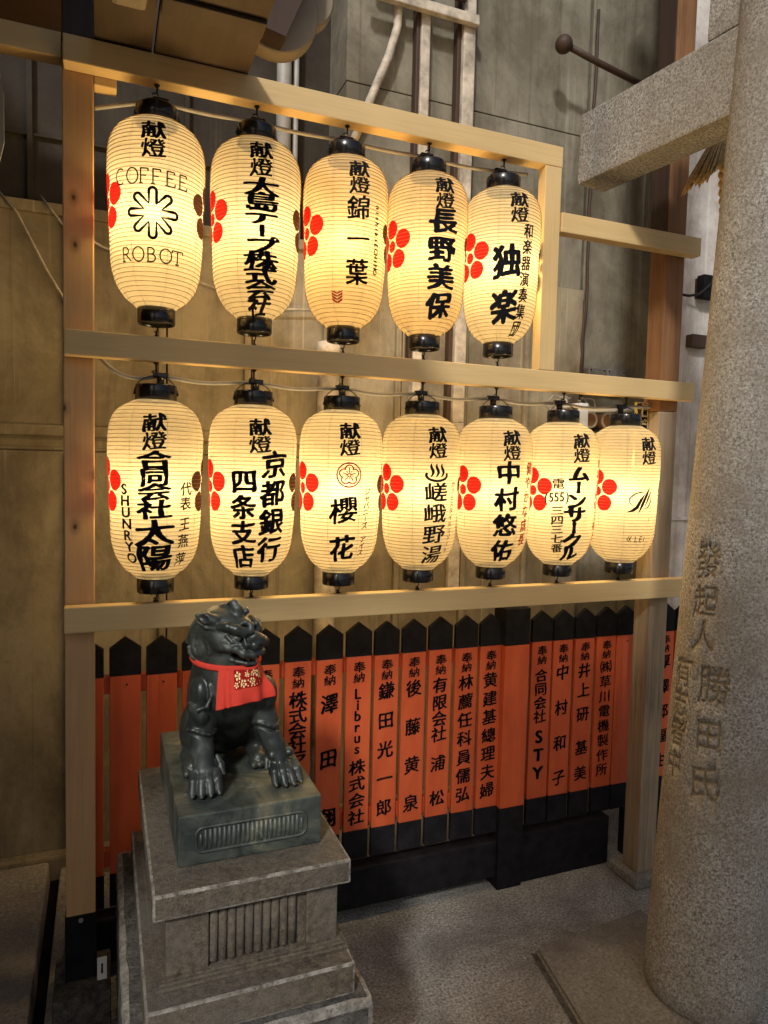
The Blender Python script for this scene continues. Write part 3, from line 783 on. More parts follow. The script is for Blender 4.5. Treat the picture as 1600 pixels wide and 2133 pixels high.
lantern(1, 4, 'lower lantern third from the right, with four bold characters and a thin red side column',
    (-.007, lambda b: column(b, '中村悠佑', -.016, 1.492, -.023, 1.256, .080, .072, bold=.038),
     ('red_ink', 'red_lettering', lambda b: column(b, '健やかな成長', .066, 1.508, .050, 1.290, .034, .040, bold=.026))))
def b5(b):
    column(b, 'ムーンサークル', -.014, 1.494, -.029, 1.240, .078, .054, bold=.050)
    put(b, '電', -.080, 1.462, .040, .036, .018)
    for k, ch in enumerate('(555)'): put(b, ch, -.084 + (k-2)*.0165, 1.418 + .0012*k, .028, .036, .028)
    column(b, '三四三七番', -.080, 1.378, -.078, 1.258, .042, .031, bold=.024)
lantern(1, 5, 'lower lantern second from the right, with a phone number column beside bold angular characters',
    (-.008, b5, ('red_ink', 'red_lettering', lambda b: column(b, '本店河原町三条上ル', .080, 1.528, .070, 1.262, .028, .030, bold=.024))))
def swoosh(bm):
    cx, cz = -.0205, 1.412
    def P(x, y): return (cx + (x-645)*.00027, cz - (y-1215)*.000222)
    stroke(bm, [P(*q) for q in ((720, 1085), (640, 1090), (560, 1125), (505, 1190), (510, 1250), (555, 1305))], .0046, True)
    stroke(bm, [P(*q) for q in ((700, 1118), (650, 1210), (600, 1320), (550, 1365), (480, 1396))], .0115, True)
    stroke(bm, [P(*q) for q in ((765, 1015), (730, 1120), (670, 1280), (620, 1412))], .0105, True)
    stroke(bm, [P(*q) for q in ((800, 1045), (750, 1190), (705, 1310))], .0075, True)
    stroke(bm, [P(*q) for q in ((800, 1130), (800, 1220), (760, 1310), (680, 1350))], .0048, True)
    Z = 1.284; h = .018
    def K(pts): stroke(bm, [(x, Z + y) for x, y in pts], .0028)
    K([(-.052, h/2), (-.060, 0), (-.052, -h/2)]); K([(-.044, h/2), (-.053, 0), (-.043, -h/2)]); K([(-.053, 0), (-.047, 0)])
    K([(-.030, h/2), (-.030, -h/2)]); K([(-.033, -h/2), (-.021, -h/2)])
    K([(-.004, h/2), (-.011, h/2), (-.014, 0), (-.011, -h/2), (-.004, -h/2)]); K([(-.013, 0), (-.003, 0)]); K([(.005, h/2), (.005, -h/2)])
lantern(1, 6, 'lower lantern at the right end, with a swooping slanted emblem over small thin capitals', (.004, lambda b: None, ('ink', 'swoosh_emblem', swoosh)))

# ---- cables with lamp sockets
def cable(name, label, pts, xs, zdrop, r=.0055):
    t = thing(name, label, 'cable', pts[0])
    # smooth the polyline a little
    P_ = [Vector(p) for p in pts]
    for _ in range(2):
        Q = [P_[0]]
        for a, b in zip(P_, P_[1:]): Q += [a.lerp(b, .25), a.lerp(b, .75)]
        P_ = Q + [P_[-1]]
    bm = BM(); add_tube(bm, P_, r, 8); obj('lead', bm, 'cable', t)
    for x, z in xs:
        bm = BM()
        add_box(bm, x-.020, x+.020, 1.960, 1.976, z-.007, z+.007, .003); add_tube(bm, [(x, 1.968, z-.006), (x, 1.966, z-.030)], .010, 10)
        add_tube(bm, [(x, 1.966, z-.030), (x, 1.950, z-.034)], .007, 8)
        obj('socket', bm, 'lacquer', t)
    return t
cable('power_cable', 'upper grey cable strung behind the collars of the upper lanterns',
      [(-.02, 1.99, 2.392), (.07, 1.975, 2.415)] + [q for i in range(5) for q in ((FX+DX*i, 1.972, 2.432), (FX+DX*(i+.5), 1.972, 2.424))][:-1] + [(1.26, 1.98, 2.445)],
      [(FX+DX*i+.012, 2.432) for i in range(5)], 0)
cable('power_cable', 'lower grey cable strung above the collars of the lower lanterns',
      [(-.022, 2.0, 1.785), (.01, 1.975, 1.745), (.045, 1.968, 1.722), (.09, 1.968, 1.716)] + [q for i in range(7) for q in ((FX+DX*i+.01, 1.968, 1.730), (FX+DX*(i+.5), 1.968, 1.713))][:-1] + [(1.80, 1.975, 1.735)],
      [(FX+DX*i+.014, 1.729) for i in range(7)], 0)

# ================================================================== VOTIVE FENCE
fe = thing('votive_fence', 'vermilion and black votive plank fence with brush lettering behind the lantern frame', 'fence', (.9, 2.12, 0))
part('post', ['black_paint'], (1.302, 1.402, 2.078, 2.16, -.0, .300), .003, fe)
fp = part('post', ['red'], (1.3025, 1.4015, 2.0785, 2.16, .3005, .886), .002, fe)
part('black_cap', ['black_paint'], (1.302, 1.402, 2.078, 2.16, .8865, 1.017), .003, fp)
for x0, x1, z0, z1, mat, y0, y1 in ((-.085, 1.3015, .832, .884, 'red', 2.1175, 2.145), (-.085, 1.3015, .318, .37, 'red', 2.1175, 2.145), (1.4025, 2.6, .832, .884, 'red', 2.1175, 2.145), (1.4025, 2.6, .318, .37, 'red', 2.1175, 2.145),
        (-.085, 1.3015, .045, .178, 'black_paint', 2.090, 2.15), (1.4025, 1.80, -.0, .185, 'black_paint', 2.092, 2.15), (1.895, 2.6, .0, .185, 'black_paint', 2.092, 2.15)):
    part('rail', mat, (x0, x1, y0, y1, z0, z1), .004, fe)
part('sill', 'black_paint', (-.085, 1.3015, 2.16, 2.2, .0, .06), .004, fe)
HONO = '奉納'
planks = [(-.0435, ''), (.057, ''), (.157, ''), (.257, ''), (.36, ''), (.463, 'x'),
 (.566, '株式会社アオイ商店'), (.669, '澤|田|翔'), (.768, 'Librus株式会社'), (.866, '鎌田光一郎'), (.964, '後藤黄泉'), (1.063, '有限会社 浦 松'), (1.162, '林薦任科員儒弘'), (1.259, '黄建基總理夫婦'),
 (1.471, '合同会社STY'), (1.564, '中 村 和 子'), (1.660, '井上研 基美'), (1.758, '㈱草川電機製作所'), (1.850, ''), (1.958, ''), (2.045, '厚澤邱福生'), (2.14, '')]
for x, txt in planks:
    w = .043 if x < 1.3 else .0425
    dz = random.uniform(-.002, .002); yf = 2.100 + random.uniform(-.0015, .0015)
    bm = BM()
    add_box(bm, x-w+.0006, x+w-.0006, yf+.0006, yf+.0165, .3045+dz, .8865+dz, .0022, 0)
    add_prism(bm, [(x-w, .887+dz), (x+w, .887+dz), (x+w, .966+dz), (x, .998+dz), (x-w, .966+dz)], yf, yf+.017, 1)
    add_box(bm, x-w, x+w, yf, yf+.017, .207+dz, .304+dz, .002, 1)
    pl = obj('plank', bm, ['red', 'black_paint'], fe)
    if not txt:
        bm = BM(); add_tube(bm, [(x+.004, yf, .862), (x+.004, yf-.002, .862)], .003, 8); obj('nail', bm, 'iron', pl); continue
    bm = BM()
    right = x > 1.4
    put(bm, '奉', x+.001, .853, .043, .037, .02); put(bm, '納', x+.001, .818, .041, .035, .016)
    B_ = .024
    if txt == 'x': pass
    elif '|' in txt:
        for ch, z in zip(txt.split('|'), (.742, .562, .365)): put(bm, ch, x, z, .060, .066, .030)
    elif txt.startswith('Lib'):
        for k, ch in enumerate('Librus'): put(bm, ch, x-.002, .765-.0365*k, .042, .042, .03)
        column(bm, '株式会社', x, .520, x, .352, .058, .052, bold=B_)
    elif txt.startswith('合同'):
        column(bm, '合同会社', x, .762, x, .610, .055, .051, bold=B_)
        for k, ch in enumerate('STY'): put(bm, ch, x, .535-.068*k, .058, .056, .045)
    elif txt.startswith('株'): column(bm, txt, x, .765, x, .365, .060, .056, bold=B_)
    elif txt.startswith('有'):
        for ch, z in zip('有限会社浦松', (.765, .705, .648, .595, .492, .370)): put(bm, ch, x, z, .058, .056, B_)
    elif txt.startswith('井'):
        for ch, z in zip('井上研基美', (.765, .690, .598, .470, .372)): put(bm, ch, x, z, .058, .058, B_)
    elif txt.startswith('㈱'):
        column(bm, txt, x, .770, x, .372, .055, .050, bold=.018)
    else:
        s = txt.replace(' ', ''); column(bm, s, x, .765, x, .368, .058, min(.060, .395/len(s)*1.0), bold=B_)
    for v in bm.verts: v.co = (v.co.x, yf-.0006, v.co.y)
    obj('brush_lettering', bm, 'ink', pl, normals=False)

# ================================================================== STONE GATE (torii)
D = Vector((-.136, .991, 0)).normalized(); NRM = Vector((-.991, -.136, 0)).normalized()
TK, TR, TT = .02454, .1602, .0260
def tc_(z): return Vector((1.601, 1.444, z)) - D*TK*z
gate = thing('stone_gate', 'speckled granite torii pillar with engraved writing and a tie beam at the right', 'gate', (1.601, 1.444, 0))
bm = BM(); rings = []; NN = 64
zs = [-.02, 0.0, .012, .03, .06] + list(np.linspace(.1, 4.2, 60))
for z in zs:
    r = TR - TT*z - (.034*max(0, 1-z/.05)**2 if z < .05 else 0)
    c = tc_(z); rings.append([bm.verts.new((c.x + r*math.sin(2*PI*k/NN), c.y - r*math.cos(2*PI*k/NN), z)) for k in range(NN)])
for A, B in zip(rings, rings[1:]):
    for k in range(NN): bm.faces.new((A[k], A[(k+1) % NN], B[(k+1) % NN], B[k])).smooth = True
bm.faces.new(rings[-1])
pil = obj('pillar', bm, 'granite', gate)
def oriented_box(bm, L0, L1, w, z0, z1, bev):
    vs0 = len(bm.verts); add_box(bm, -w/2, w/2, L0, L1, z0, z1, bev)
    for v in list(bm.verts)[vs0:]:
        q = v.co.copy(); c = Vector((1.601, 1.444, 0)) - D*TK*q.z
        v.co = c - NRM*q.x + D*q.y + Vector((0, 0, q.z))
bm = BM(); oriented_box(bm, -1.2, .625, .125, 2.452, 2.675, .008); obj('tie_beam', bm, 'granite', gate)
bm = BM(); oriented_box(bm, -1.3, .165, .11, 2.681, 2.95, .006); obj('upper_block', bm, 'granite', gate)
M['engraved'] = stone('engraved_groove', (.34, .27, .17), (.17, .13, .08), 60, .9, .2)
M['engraved_faint'] = stone('engraved_worn_groove', (.34, .28, .19), (.18, .14, .09), 60, .9, .2)
cutbm = BM()
def engrave(items, mi, depth):
    for ch, th, z, s_ in items:
        b2 = BM(); put(b2, ch, 0, 0, s_, s_*1.08, bold=.0, shear=.10); bmesh.ops.remove_doubles(b2, verts=b2.verts[:], dist=1e-6); cut_grid(b2, .015, .03)
        bmesh.ops.recalc_face_normals(b2, faces=b2.faces[:])
        lo = {}; hi = {}
        for v in b2.verts:
            zz = z + v.co.y; c = tc_(zz); a = math.radians(th) + v.co.x/TR
            for d_, off in ((lo, -depth), (hi, .006)):
                r = TR - TT*zz + off; d_[v] = cutbm.verts.new((c.x + r*math.sin(a), c.y - r*math.cos(a), zz))
        for f in b2.faces:
            for fv in ([hi[v] for v in f.verts], [lo[v] for v in reversed(f.verts)]):
                cutbm.faces.new(fv).material_index = mi
        for e in b2.edges:
            if len(e.link_faces) == 1:
                l = e.link_faces[0].loops
                for lp in l:
                    if lp.edge == e: p, q = lp.vert, lp.link_loop_next.vert
                cutbm.faces.new((lo[p], lo[q], hi[q], hi[p])).material_index = mi
        b2.free()
engrave([('發', -79, 1.271, .090), ('起', -78.5, 1.165, .084), ('人', -77, 1.072, .080), ('勝', -60, .948, .100), ('田', -61.5, .812, .082), ('氏', -63, .682, .094)], 1, .0035)
engrave([('有', -100, .962, .080), ('志', -100, .875, .074), ('者', -100, .79, .074), ('中', -101, .702, .074)], 2, .0020)
bmesh.ops.recalc_face_normals(cutbm, faces=cutbm.faces[:])
bmesh.ops.translate(cutbm, verts=cutbm.verts[:], vec=-root_loc(pil))
cme = bpy.data.meshes.new('cutter'); cutbm.to_mesh(cme); cutbm.free()
for nm in ('granite', 'engraved', 'engraved_faint'): cme.materials.append(M[nm])
cut = bpy.data.objects.new('cutter', cme); COL.objects.link(cut); cut.parent = gate
for nm in ('engraved', 'engraved_faint'): pil.data.materials.append(M[nm])
bo = pil.modifiers.new('carve', 'BOOLEAN'); bo.operation = 'DIFFERENCE'; bo.solver = 'EXACT'; bo.object = cut
bpy.context.view_layer.update()
ev = pil.evaluated_get(bpy.context.evaluated_depsgraph_get())
nm_ = bpy.data.meshes.new_from_object(ev); pil.modifiers.clear(); pil.data = nm_; nm_.name = 'pillar'
bpy.data.objects.remove(cut); bpy.data.meshes.remove(cme)

# straw rope and tassel hanging by the gate
t = thing('straw_rope', 'twisted straw rope with a tassel hanging behind the stone pillar', 'rope', (1.86, 1.75, 2.3))
bm = BM()
cl = [Vector((1.835 + .045*u, 1.745, 2.60 - .42*u)) for u in np.linspace(0, 1, 60)]
for s in range(3):
    add_tube(bm, [p + Vector((.012*math.cos(i*.55 + s*2.09), .012*math.sin(i*.55 + s*2.09), 0)) for i, p in enumerate(cl)], .0115, 8)
M['straw'] = plain('golden_straw', (.60, .40, .16), .8, 0, .45, 80)
obj('rope', bm, 'straw', t)
bm = BM()
for k in range(260):
    a, b = random.uniform(-1, 1), random.uniform(-1, 1)
    p0 = Vector((1.825 + .018*a, 1.745 + .02*b, 2.575 + .006*random.random())); p1 = Vector((1.772 + .045*a, 1.74 + .045*b, 2.475 - .02*random.random() + .03*a))
    p2 = Vector((1.748 + .050*a, 1.735 + .05*b, 2.445 - .02*random.random() + .05*a))
    add_tube(bm, [p0, p1, p2], .0016, 4)
obj('tassel', bm, 'straw', t)

# ================================================================== PEDESTAL
pd = thing('stone_pedestal', 'weathered stepped stone pedestal under the bronze guardian lion', 'pedestal', (.27, 1.55, 0))
def pbox(name, mat, box, bev, seg_noise=0.0):
    bm = BM(); add_box(bm, *box, bev)
    for f in bm.faces: f.material_index = 1 if f.calc_area() < .02*max(box[1]-box[0], .3)*1.0 and min(e.calc_length() for e in f.edges) < bev*1.3 else 0
    if seg_noise:
        bmesh.ops.subdivide_edges(bm, edges=[e for e in bm.edges if e.calc_length() > .05], cuts=14, use_grid_fill=True)
        for v in bm.verts:
            v.co += Vector((random.gauss(0, 1), random.gauss(0, 1), random.gauss(0, .6)))*seg_noise
    o = obj(name, bm, [mat, 'ped_edge'], pd)
    return o
pbox('cap', 'ped', (.0805, .460, 1.278, 1.85, .666, .715), .005)
tr = pbox('trunk', 'ped', (.108, .437, 1.312, 1.82, .530, .6655), .004)
def sub(name, mat, box, bev, parent):
    bm = BM(); add_box(bm, *box, bev); return obj(name, bm, mat, parent)
sub('corner_block', 'ped', (.1055, .184, 1.300, 1.3115, .541, .6652), .003, tr)
sub('corner_block', 'ped', (.375, .4395, 1.300, 1.3115, .541, .6652), .003, tr)
bm = BM()
for k in range(10):
    x = .194 + .0170*k
    add_tube(bm, [(x, 1.3085, .548 + .002*math.sin(k*2.3)), (x, 1.3085, .552), (x, 1.3085, .6652)], [.004, .0082, .0082], 14)
obj('fluted_panel', bm, 'ped', tr)
bm = BM()
for z0, z1, e in ((.5275, .534, .020), (.534, .5385, .013), (.5385, .5425, .007)):
    add_box(bm, .1055-e, .4395+e, 1.300-e, 1.82+e*.5, z0, z1, .0025)
obj('base_moulding', bm, 'ped', tr)
pbox('plinth', 'ped', (.066, .459, 1.238, 1.90, .463, .527), .005)
pbox('footing', 'ped_rough', (.030, .492, 1.212, 1.93, -.02, .4625), .014, .0010)

# ================================================================== GUARDIAN LION (signed distance field -> one skin)
OX, OY, OZ = .276, 1.55, .8185
HS = .0021
gx = np.arange(-.175, .165, HS, dtype=np.float32); gy = np.arange(-.215, .225, HS, dtype=np.float32); gz = np.arange(-.012, .430, HS, dtype=np.float32)
FLD = np.full((len(gx), len(gy), len(gz)), .3, np.float32)
def win(lo, hi, m):
    s = []
    for g, a, b in ((gx, lo[0], hi[0]), (gy, lo[1], hi[1]), (gz, lo[2], hi[2])):
        i0 = max(0, int(np.searchsorted(g, a-m))-1); i1 = min(len(g), int(np.searchsorted(g, b+m))+1); s.append(slice(i0, max(i0+1, i1)))
    return tuple(s)
def smin(a, b, k):
    h = np.clip(.5 + .5*(b-a)/k, 0, 1); return b + (a-b)*h - k*h*(1-h)
def apply(fn, lo, hi, k, op):
    w = win(lo, hi, k*1.2 + .012)
    P = (gx[w[0]][:, None, None], gy[w[1]][None, :, None], gz[w[2]][None, None, :])
    d = fn(*P).astype(np.float32)
    if op == '+': FLD[w] = smin(FLD[w], d, k)
    else: FLD[w] = -smin(-FLD[w], d, k)
def ell(c, r, k=.01, op='+', R=None):
    c = np.array(c, float); r = np.array(r, float); m = r.max()
    def fn(x, y, z):
        x, y, z = x-c[0], y-c[1], z-c[2]
        if R is not None:
            x, y, z = (R[0][0]*x+R[1][0]*y+R[2][0]*z, R[0][1]*x+R[1][1]*y+R[2][1]*z, R[0][2]*x+R[1][2]*y+R[2][2]*z)
        k0 = np.sqrt((x/r[0])**2+(y/r[1])**2+(z/r[2])**2); k1 = np.sqrt((x/r[0]**2)**2+(y/r[1]**2)**2+(z/r[2]**2)**2)
        return k0*(k0-1)/np.maximum(k1, 1e-6)
    apply(fn, c-m, c+m, k, op)
def cone(a, b, r1, r2, k=.01, op='+'):
    a = np.array(a, float); b = np.array(b, float); ab = b-a; L = max(ab@ab, 1e-12); m = max(r1, r2)
    def fn(x, y, z):
        x, y, z = x-a[0], y-a[1], z-a[2]
        t = np.clip((x*ab[0]+y*ab[1]+z*ab[2])/L, 0, 1)
        return np.sqrt((x-t*ab[0])**2+(y-t*ab[1])**2+(z-t*ab[2])**2) - (r1+(r2-r1)*t)
    apply(fn, np.minimum(a, b)-m, np.maximum(a, b)+m, k, op)
def chain(pts, rs, k=.006, op='+'):
    for (p, q), (r, s) in zip(zip(pts, pts[1:]), zip(rs, rs[1:])): cone(p, q, r, s, k, op)
# trunk of the body
ell((-.016, .020, .170), (.070, .092, .086), .02)
ell((-.019, -.042, .200), (.066, .066, .072), .03)          # chest
ell((-.012, .105, .085), (.080, .080, .085), .03)               # rump
ell((-.016, .055, .115), (.062, .09, .066), .03)
cone((-.030, -.040, .205), (-.034, -.045, .300), .078, .058, .03)   # neck
cone((-.034, -.010, .215), (-.040, -.035, .300), .062, .046, .02)   # nape
for s, hx in ((-1, -.082), (1, .052)):
    ell((hx, .075, .066), (.034, .070, .064), .012)         # haunch
    fx = hx + s*.014 - (0 if s < 0 else .016)
    cone((fx, .04, .022), (fx, -.008, .016), .022, .018, .010)   # hind foot
    for q in range(3): cone((fx+(q-1)*.013, -.004, .017), (fx+(q-1)*.014, -.026, .009), .0095, .0085, .002)
# tail plume
ell((-.01, .185, .15), (.05, .028, .075), .02); ell((-.01, .195, .225), (.028, .018, .045), .015)
# left foreleg (picture left)
chain([(-.072, -.060, .200), (-.086, -.070, .130), (-.085, -.082, .080), (-.083, -.094, .040)], [.036, .0265, .0225, .0215], .008)
ell((-.081, -.104, .026), (.031, .028, .020), .010)
# right foreleg
chain([(.036, -.060, .190), (.048, -.072, .130), (.066, -.088, .078), (.076, -.099, .040)], [.035, .0265, .0215, .0205], .008)
ell((.081, -.110, .026), (.031, .026, .020), .010)
# toes with knuckles and claws
for px, py, tw in ((-.081, -.118, -.08), (.082, -.122, .20)):
    for q in range(4):
        o = q-1.5; a = tw + o*.10
        d = np.array((math.sin(a), -math.cos(a)))
        p0 = np.array((px + o*.0150, py + .012 + abs(o)*.003)); p1 = p0 + d*.016; p2 = p0 + d*(.030 - abs(o)*.003)
        cone((*p0, .041), (*p1, .031), .0088, .0092, .004); cone((*p1, .031), (*p2, .011), .0092, .0090, .0015)
        ell((*(p2 + d*.006), .008), (.0052, .0070, .0050), .0012)
        if q < 3:    # groove between the toes
            g0 = np.array((px + (o+.5)*.0150, py + .006)); cone((*(g0 - d*.0), .046), (*(g0 + d*.040), .010), .0022, .0030, .0012, '-')
    sx = -1 if px > 0 else 1
    chain([(px + sx*.026, py+.034, .066), (px + sx*.033, py+.024, .050), (px + sx*.037, py+.010, .036)], [.005, .0075, .004], .003)   # dew claw
ell((.098, -.095, .060), (.010, .012, .010), .004); ell((.058, -.104, .060), (.009, .010, .009), .004)
# rolled ridges over the forelegs and shoulder leaves
for cx_, cy_, cz_, r_ in ((-.086, -.071, .124, .0285), (.050, -.073, .126, .0285)):
    pts = [(cx_ + r_*math.cos(t), cy_ + r_*math.sin(t), cz_ + .006*math.sin(t*2)) for t in np.linspace(-PI*1.02, PI*.05, 9)]
    chain(pts, [.0035]*9, .003)
    pts = [(p[0], p[1], p[2]-.010) for p in pts]; chain(pts, [.0030]*9, .002, '-')
ell((-.088, -.076, .202), (.022, .030, .036), .004); ell((-.087, -.080, .160), (.019, .026, .030), .003)
chain([(-.112, -.085, .186), (-.098, -.106, .176), (-.080, -.112, .184), (-.070, -.107, .204), (-.074, -.102, .224)], [.003, .0040, .0042, .004, .003], .004)
ell((.046, -.076, .188), (.028, .030, .040), .005)
ell((-.092, -.015, .170), (.018, .042, .050), .008)
# head frame
HK = .80
Hc = np.array((-.027, -.074, .331)); F = np.array((.70, -.70, -.25)); F /= np.linalg.norm(F)
Sd = np.cross(F, (0, 0, 1)); Sd = -Sd if Sd[0] < 0 else Sd; Sd /= np.linalg.norm(Sd); U = np.cross(Sd, F); U = U if U[2] > 0 else -U
RHt = [[F[0], Sd[0], U[0]], [F[1], Sd[1], U[1]], [F[2], Sd[2], U[2]]]
def h(f, s, u): return Hc + (F*f + Sd*s + U*u)*HK
def hel(c, r, k=.006, op='+'): ell(h(*c), [q*HK for q in r], k, op, RHt)
def hch(pts, rs, k=.004, op='+'): chain([h(*p) for p in pts], [q*HK for q in rs], k, op)
hel((-.018, 0, .010), (.064, .056, .046), .016)                     # skull
hel((-.060, 0, -.040), (.056, .058, .070), .020)                    # neck mass behind the cheeks
hel((.024, 0, .008), (.042, .042, .036), .012)                      # brow mass
hel((.060, 0, -.008), (.042, .040, .024), .010)                     # muzzle
hch([(.030, 0, .022), (.060, 0, .014), (.088, 0, .008)], [.018, .014, .016], .008)    # bridge
hel((.096, 0, .004), (.016, .027, .017), .004)                      # nose pad
for s in (-1, 1):
    hel((.092, s*.024, -.002), (.015, .012, .013), .003)            # nostril wings
    hel((.107, s*.016, -.003), (.008, .0075, .007), .002, '-')
    hch([(.066, s*.038, .010), (.078, s*.036, -.004), (.076, s*.036, -.018)], [.004, .006, .004], .002)   # fold behind the nostril
    hel((.050, s*.036, .003), (.020, .016, .013), .003, '-')        # eye socket
    hel((.043, s*.033, .002), (.0150, .0130, .0095), .002)          # eyeball
    hch([(.024, s*.050, .003), (.042, s*.047, -.007), (.064, s*.033, -.009)], [.0030, .0050, .0035], .002)   # lower lid
    hch([(.000, s*.054, .020), (.022, s*.052, .028), (.044, s*.044, .027), (.060, s*.031, .021)], [.009, .0125, .0135, .0125], .004)   # brow
    hch([(.060, s*.031, .021), (.070, s*.018, .026), (.064, s*.012, .040), (.050, s*.018, .045), (.044, s*.028, .040)], [.0095, .0085, .0080, .0070, .005], .002)   # its curl
    hch([(.010, s*.048, -.036), (.034, s*.048, -.028), (.056, s*.044, -.022), (.076, s*.036, -.030), (.094, s*.020, -.029), (.102, 0, -.023)], [.006, .0085, .0095, .0105, .0095, .0075], .004)   # upper lip
    hch([(.026, s*.048, -.012), (.042, s*.046, -.018), (.056, s*.041, -.014)], [.0035, .0050, .0035], .002)    # cheek fold
    hel((-.006, s*.043, -.022), (.036, .020, .030), .010)           # cheek
    ph = [(-.046 + .034*math.cos(t), s*(.056 + .003*math.sin(t)), -.058 + .034*math.sin(t)) for t in np.linspace(-2.9, .9, 10)]
    hel((-.046, s*.044, -.058), (.032, .022, .032), .003)           # whorl of the jaw
    hch(ph, [.005]*10, .003)
    hch([(-.040, s*.066, -.044), (-.052, s*.068, -.056), (-.044, s*.068, -.070)], [.004, .006, .004], .002, '-')
    # ears laid back
    hch([(-.022, s*.048, .026), (-.042, s*.060, .030), (-.066, s*.070, .030)], [.016, .0155, .005], .004)
    hel((-.040, s*.074, .031), (.019, .008, .010), .002, '-')
    hch([(-.012, s*.054, .012), (-.036, s*.060, .006), (-.064, s*.064, .012)], [.006, .006, .003], .003)
hel((.066, 0, -.050), (.050, .034, .0155), .003, '-')               # open mouth
hel((.090, 0, -.048), (.030, .026, .0130), .003, '-')
hch([(-.010, 0, -.060), (.036, 0, -.074), (.074, 0, -.076)], [.032, .026, .0180], .008)  # lower jaw
hel((.060, 0, -.056), (.040, .0230, .0110), .003, '-')
hel((.052, 0, -.064), (.030, .014, .008), .003)                     # tongue
for s in (-1, 1):
    hch([(.026, s*.031, -.064), (.055, s*.026, -.062), (.080, s*.017, -.060), (.090, 0, -.058)], [.005, .0055, .007, .008], .003)   # lower lip
    for f_, s_ in ((.090, .012), (.080, .023)): hch([(f_, s*s_, -.030), (f_+.001, s*s_, -.046)], [.0045, .0022], .001)
    hch([(.082, s*.013, -.058), (.082, s*.013, -.046)], [.0045, .002], .001)
for s in (-1, 1):       # cut lines of the mane
    for q in range(4):
        o = q*.013
        hch([(-.030-o, s*(.060-.002*q), .008-o*.3), (-.052-o, s*(.062-.003*q), -.018-o*.4), (-.050-o*.8, s*(.066-.004*q), -.050-o*.5)], [.0022, .0032, .0020], .0015, '-')
    hch([(-.046+.019*math.cos(t), s*.0655, -.058+.019*math.sin(t)) for t in np.linspace(-3.4, 1.4, 12)], [.0028]*12, .0012, '-')
# crown tuft and ridge down the nape
hch([(.010, 0, .046), (.004, 0, .062), (-.008, 0, .072), (-.020, 0, .068)], [.017, .014, .011, .007], .004)
hch([(.016, .012, .048), (.022, .018, .058), (.016, .026, .062)], [.009, .008, .006], .003)
hch([(-.006, -.004, .052), (-.034, 0, .052), (-.062, 0, .032), (-.086, 0, -.006), (-.096, 0, -.050)], [.010, .010, .009, .008, .007], .006)
for s in (-1, 1): hch([(-.054, s*.034, .030), (-.082, s*.040, -.012), (-.094, s*.044, -.060)], [.006, .007, .006], .004)
ground_cut = np.broadcast_to((-gz - .0005)[None, None, :], FLD.shape)
FLD = np.maximum(FLD, ground_cut)

def surface_nets(V, o, hs):
    s = V < 0; n = V.shape
    c = [s[i:n[0]-1+i, j:n[1]-1+j, k:n[2]-1+k] for i in (0, 1) for j in (0, 1) for k in (0, 1)]
    cnt = sum(a.astype(np.int8) for a in c); act = (cnt > 0) & (cnt < 8)
    I = np.argwhere(act); idx = -np.ones(act.shape, np.int32); idx[act] = np.arange(len(I))
    acc = np.zeros((len(I), 3)); num = np.zeros(len(I))
    offs = [(i, j, k) for i in (0, 1) for j in (0, 1) for k in (0, 1)]
    val = {q: V[I[:, 0]+q[0], I[:, 1]+q[1], I[:, 2]+q[2]] for q in offs}
    for a in offs:
        for ax in range(3):
            if a[ax] == 0:
                b = list(a); b[ax] = 1; b = tuple(b); va, vb = val[a], val[b]
                m = (va < 0) != (vb < 0); t = np.where(m, va/np.where(va-vb == 0, 1, va-vb), 0)
                p = np.array(a, float)[None, :].repeat(len(I), 0); p[:, ax] += t
                acc[m] += p[m]; num[m] += 1
    pos = (I + acc/num[:, None])*hs + o
    faces = []
    for ax in range(3):
        b1, b2 = [(1, 2), (2, 0), (0, 1)][ax]
        sl0 = [slice(1, -1)]*3; sl0[ax] = slice(0, -1); sl1 = [slice(1, -1)]*3; sl1[ax] = slice(1, None)
        A, B = s[tuple(sl0)], s[tuple(sl1)]; E = np.argwhere(A != B)
        if not len(E): continue
        inside = A[tuple(E.T)]
        base = E + 1; base[:, ax] -= 1
        def at(d1, d2):
            q = base.copy(); q[:, b1] -= d1; q[:, b2] -= d2; return idx[tuple(q.T)]
        Q = np.stack([at(1, 1), at(0, 1), at(0, 0), at(1, 0)], 1)
        Q[~inside] = Q[~inside][:, ::-1]; faces.append(Q)
    return pos, np.concatenate(faces)
vp, fq = surface_nets(FLD, np.array((gx[0], gy[0], gz[0])), HS)
lion = thing('guardian_lion_statue', 'dark bronze seated guardian lion with open mouth on a fluted bronze base', 'statue', (OX, OY, .715))
me = bpy.data.meshes.new('body')
me.from_pydata((vp + (0, 0, OZ-.715)).tolist(), [], fq.tolist()); me.update()
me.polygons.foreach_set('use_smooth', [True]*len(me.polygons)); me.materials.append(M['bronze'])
body = bpy.data.objects.new('body', me); COL.objects.link(body); body.parent = lion
sm = body.modifiers.new('soften', 'SMOOTH'); sm.factor = .3; sm.iterations = 1
bm = BM(); add_box(bm, .132, .4195, 1.357, 1.815, .7155, .818, .004); base = obj('bronze_base', bm, 'bronze_base', lion)
bm = BM()
x0, x1, z0, z1, rr = .166, .387, .741, .790, .014
out = []
for cx_, cz_, a0 in ((x1-rr, z1-rr, 0), (x0+rr, z1-rr, 90), (x0+rr, z0+rr, 180), (x1-rr, z0+rr, 270)): out += [(x, 1.3565, z) for x, z in arc(cx_, cz_, rr, rr, a0, a0+90, 6)]
add_tube(bm, out, .0032, 8, closed=True)
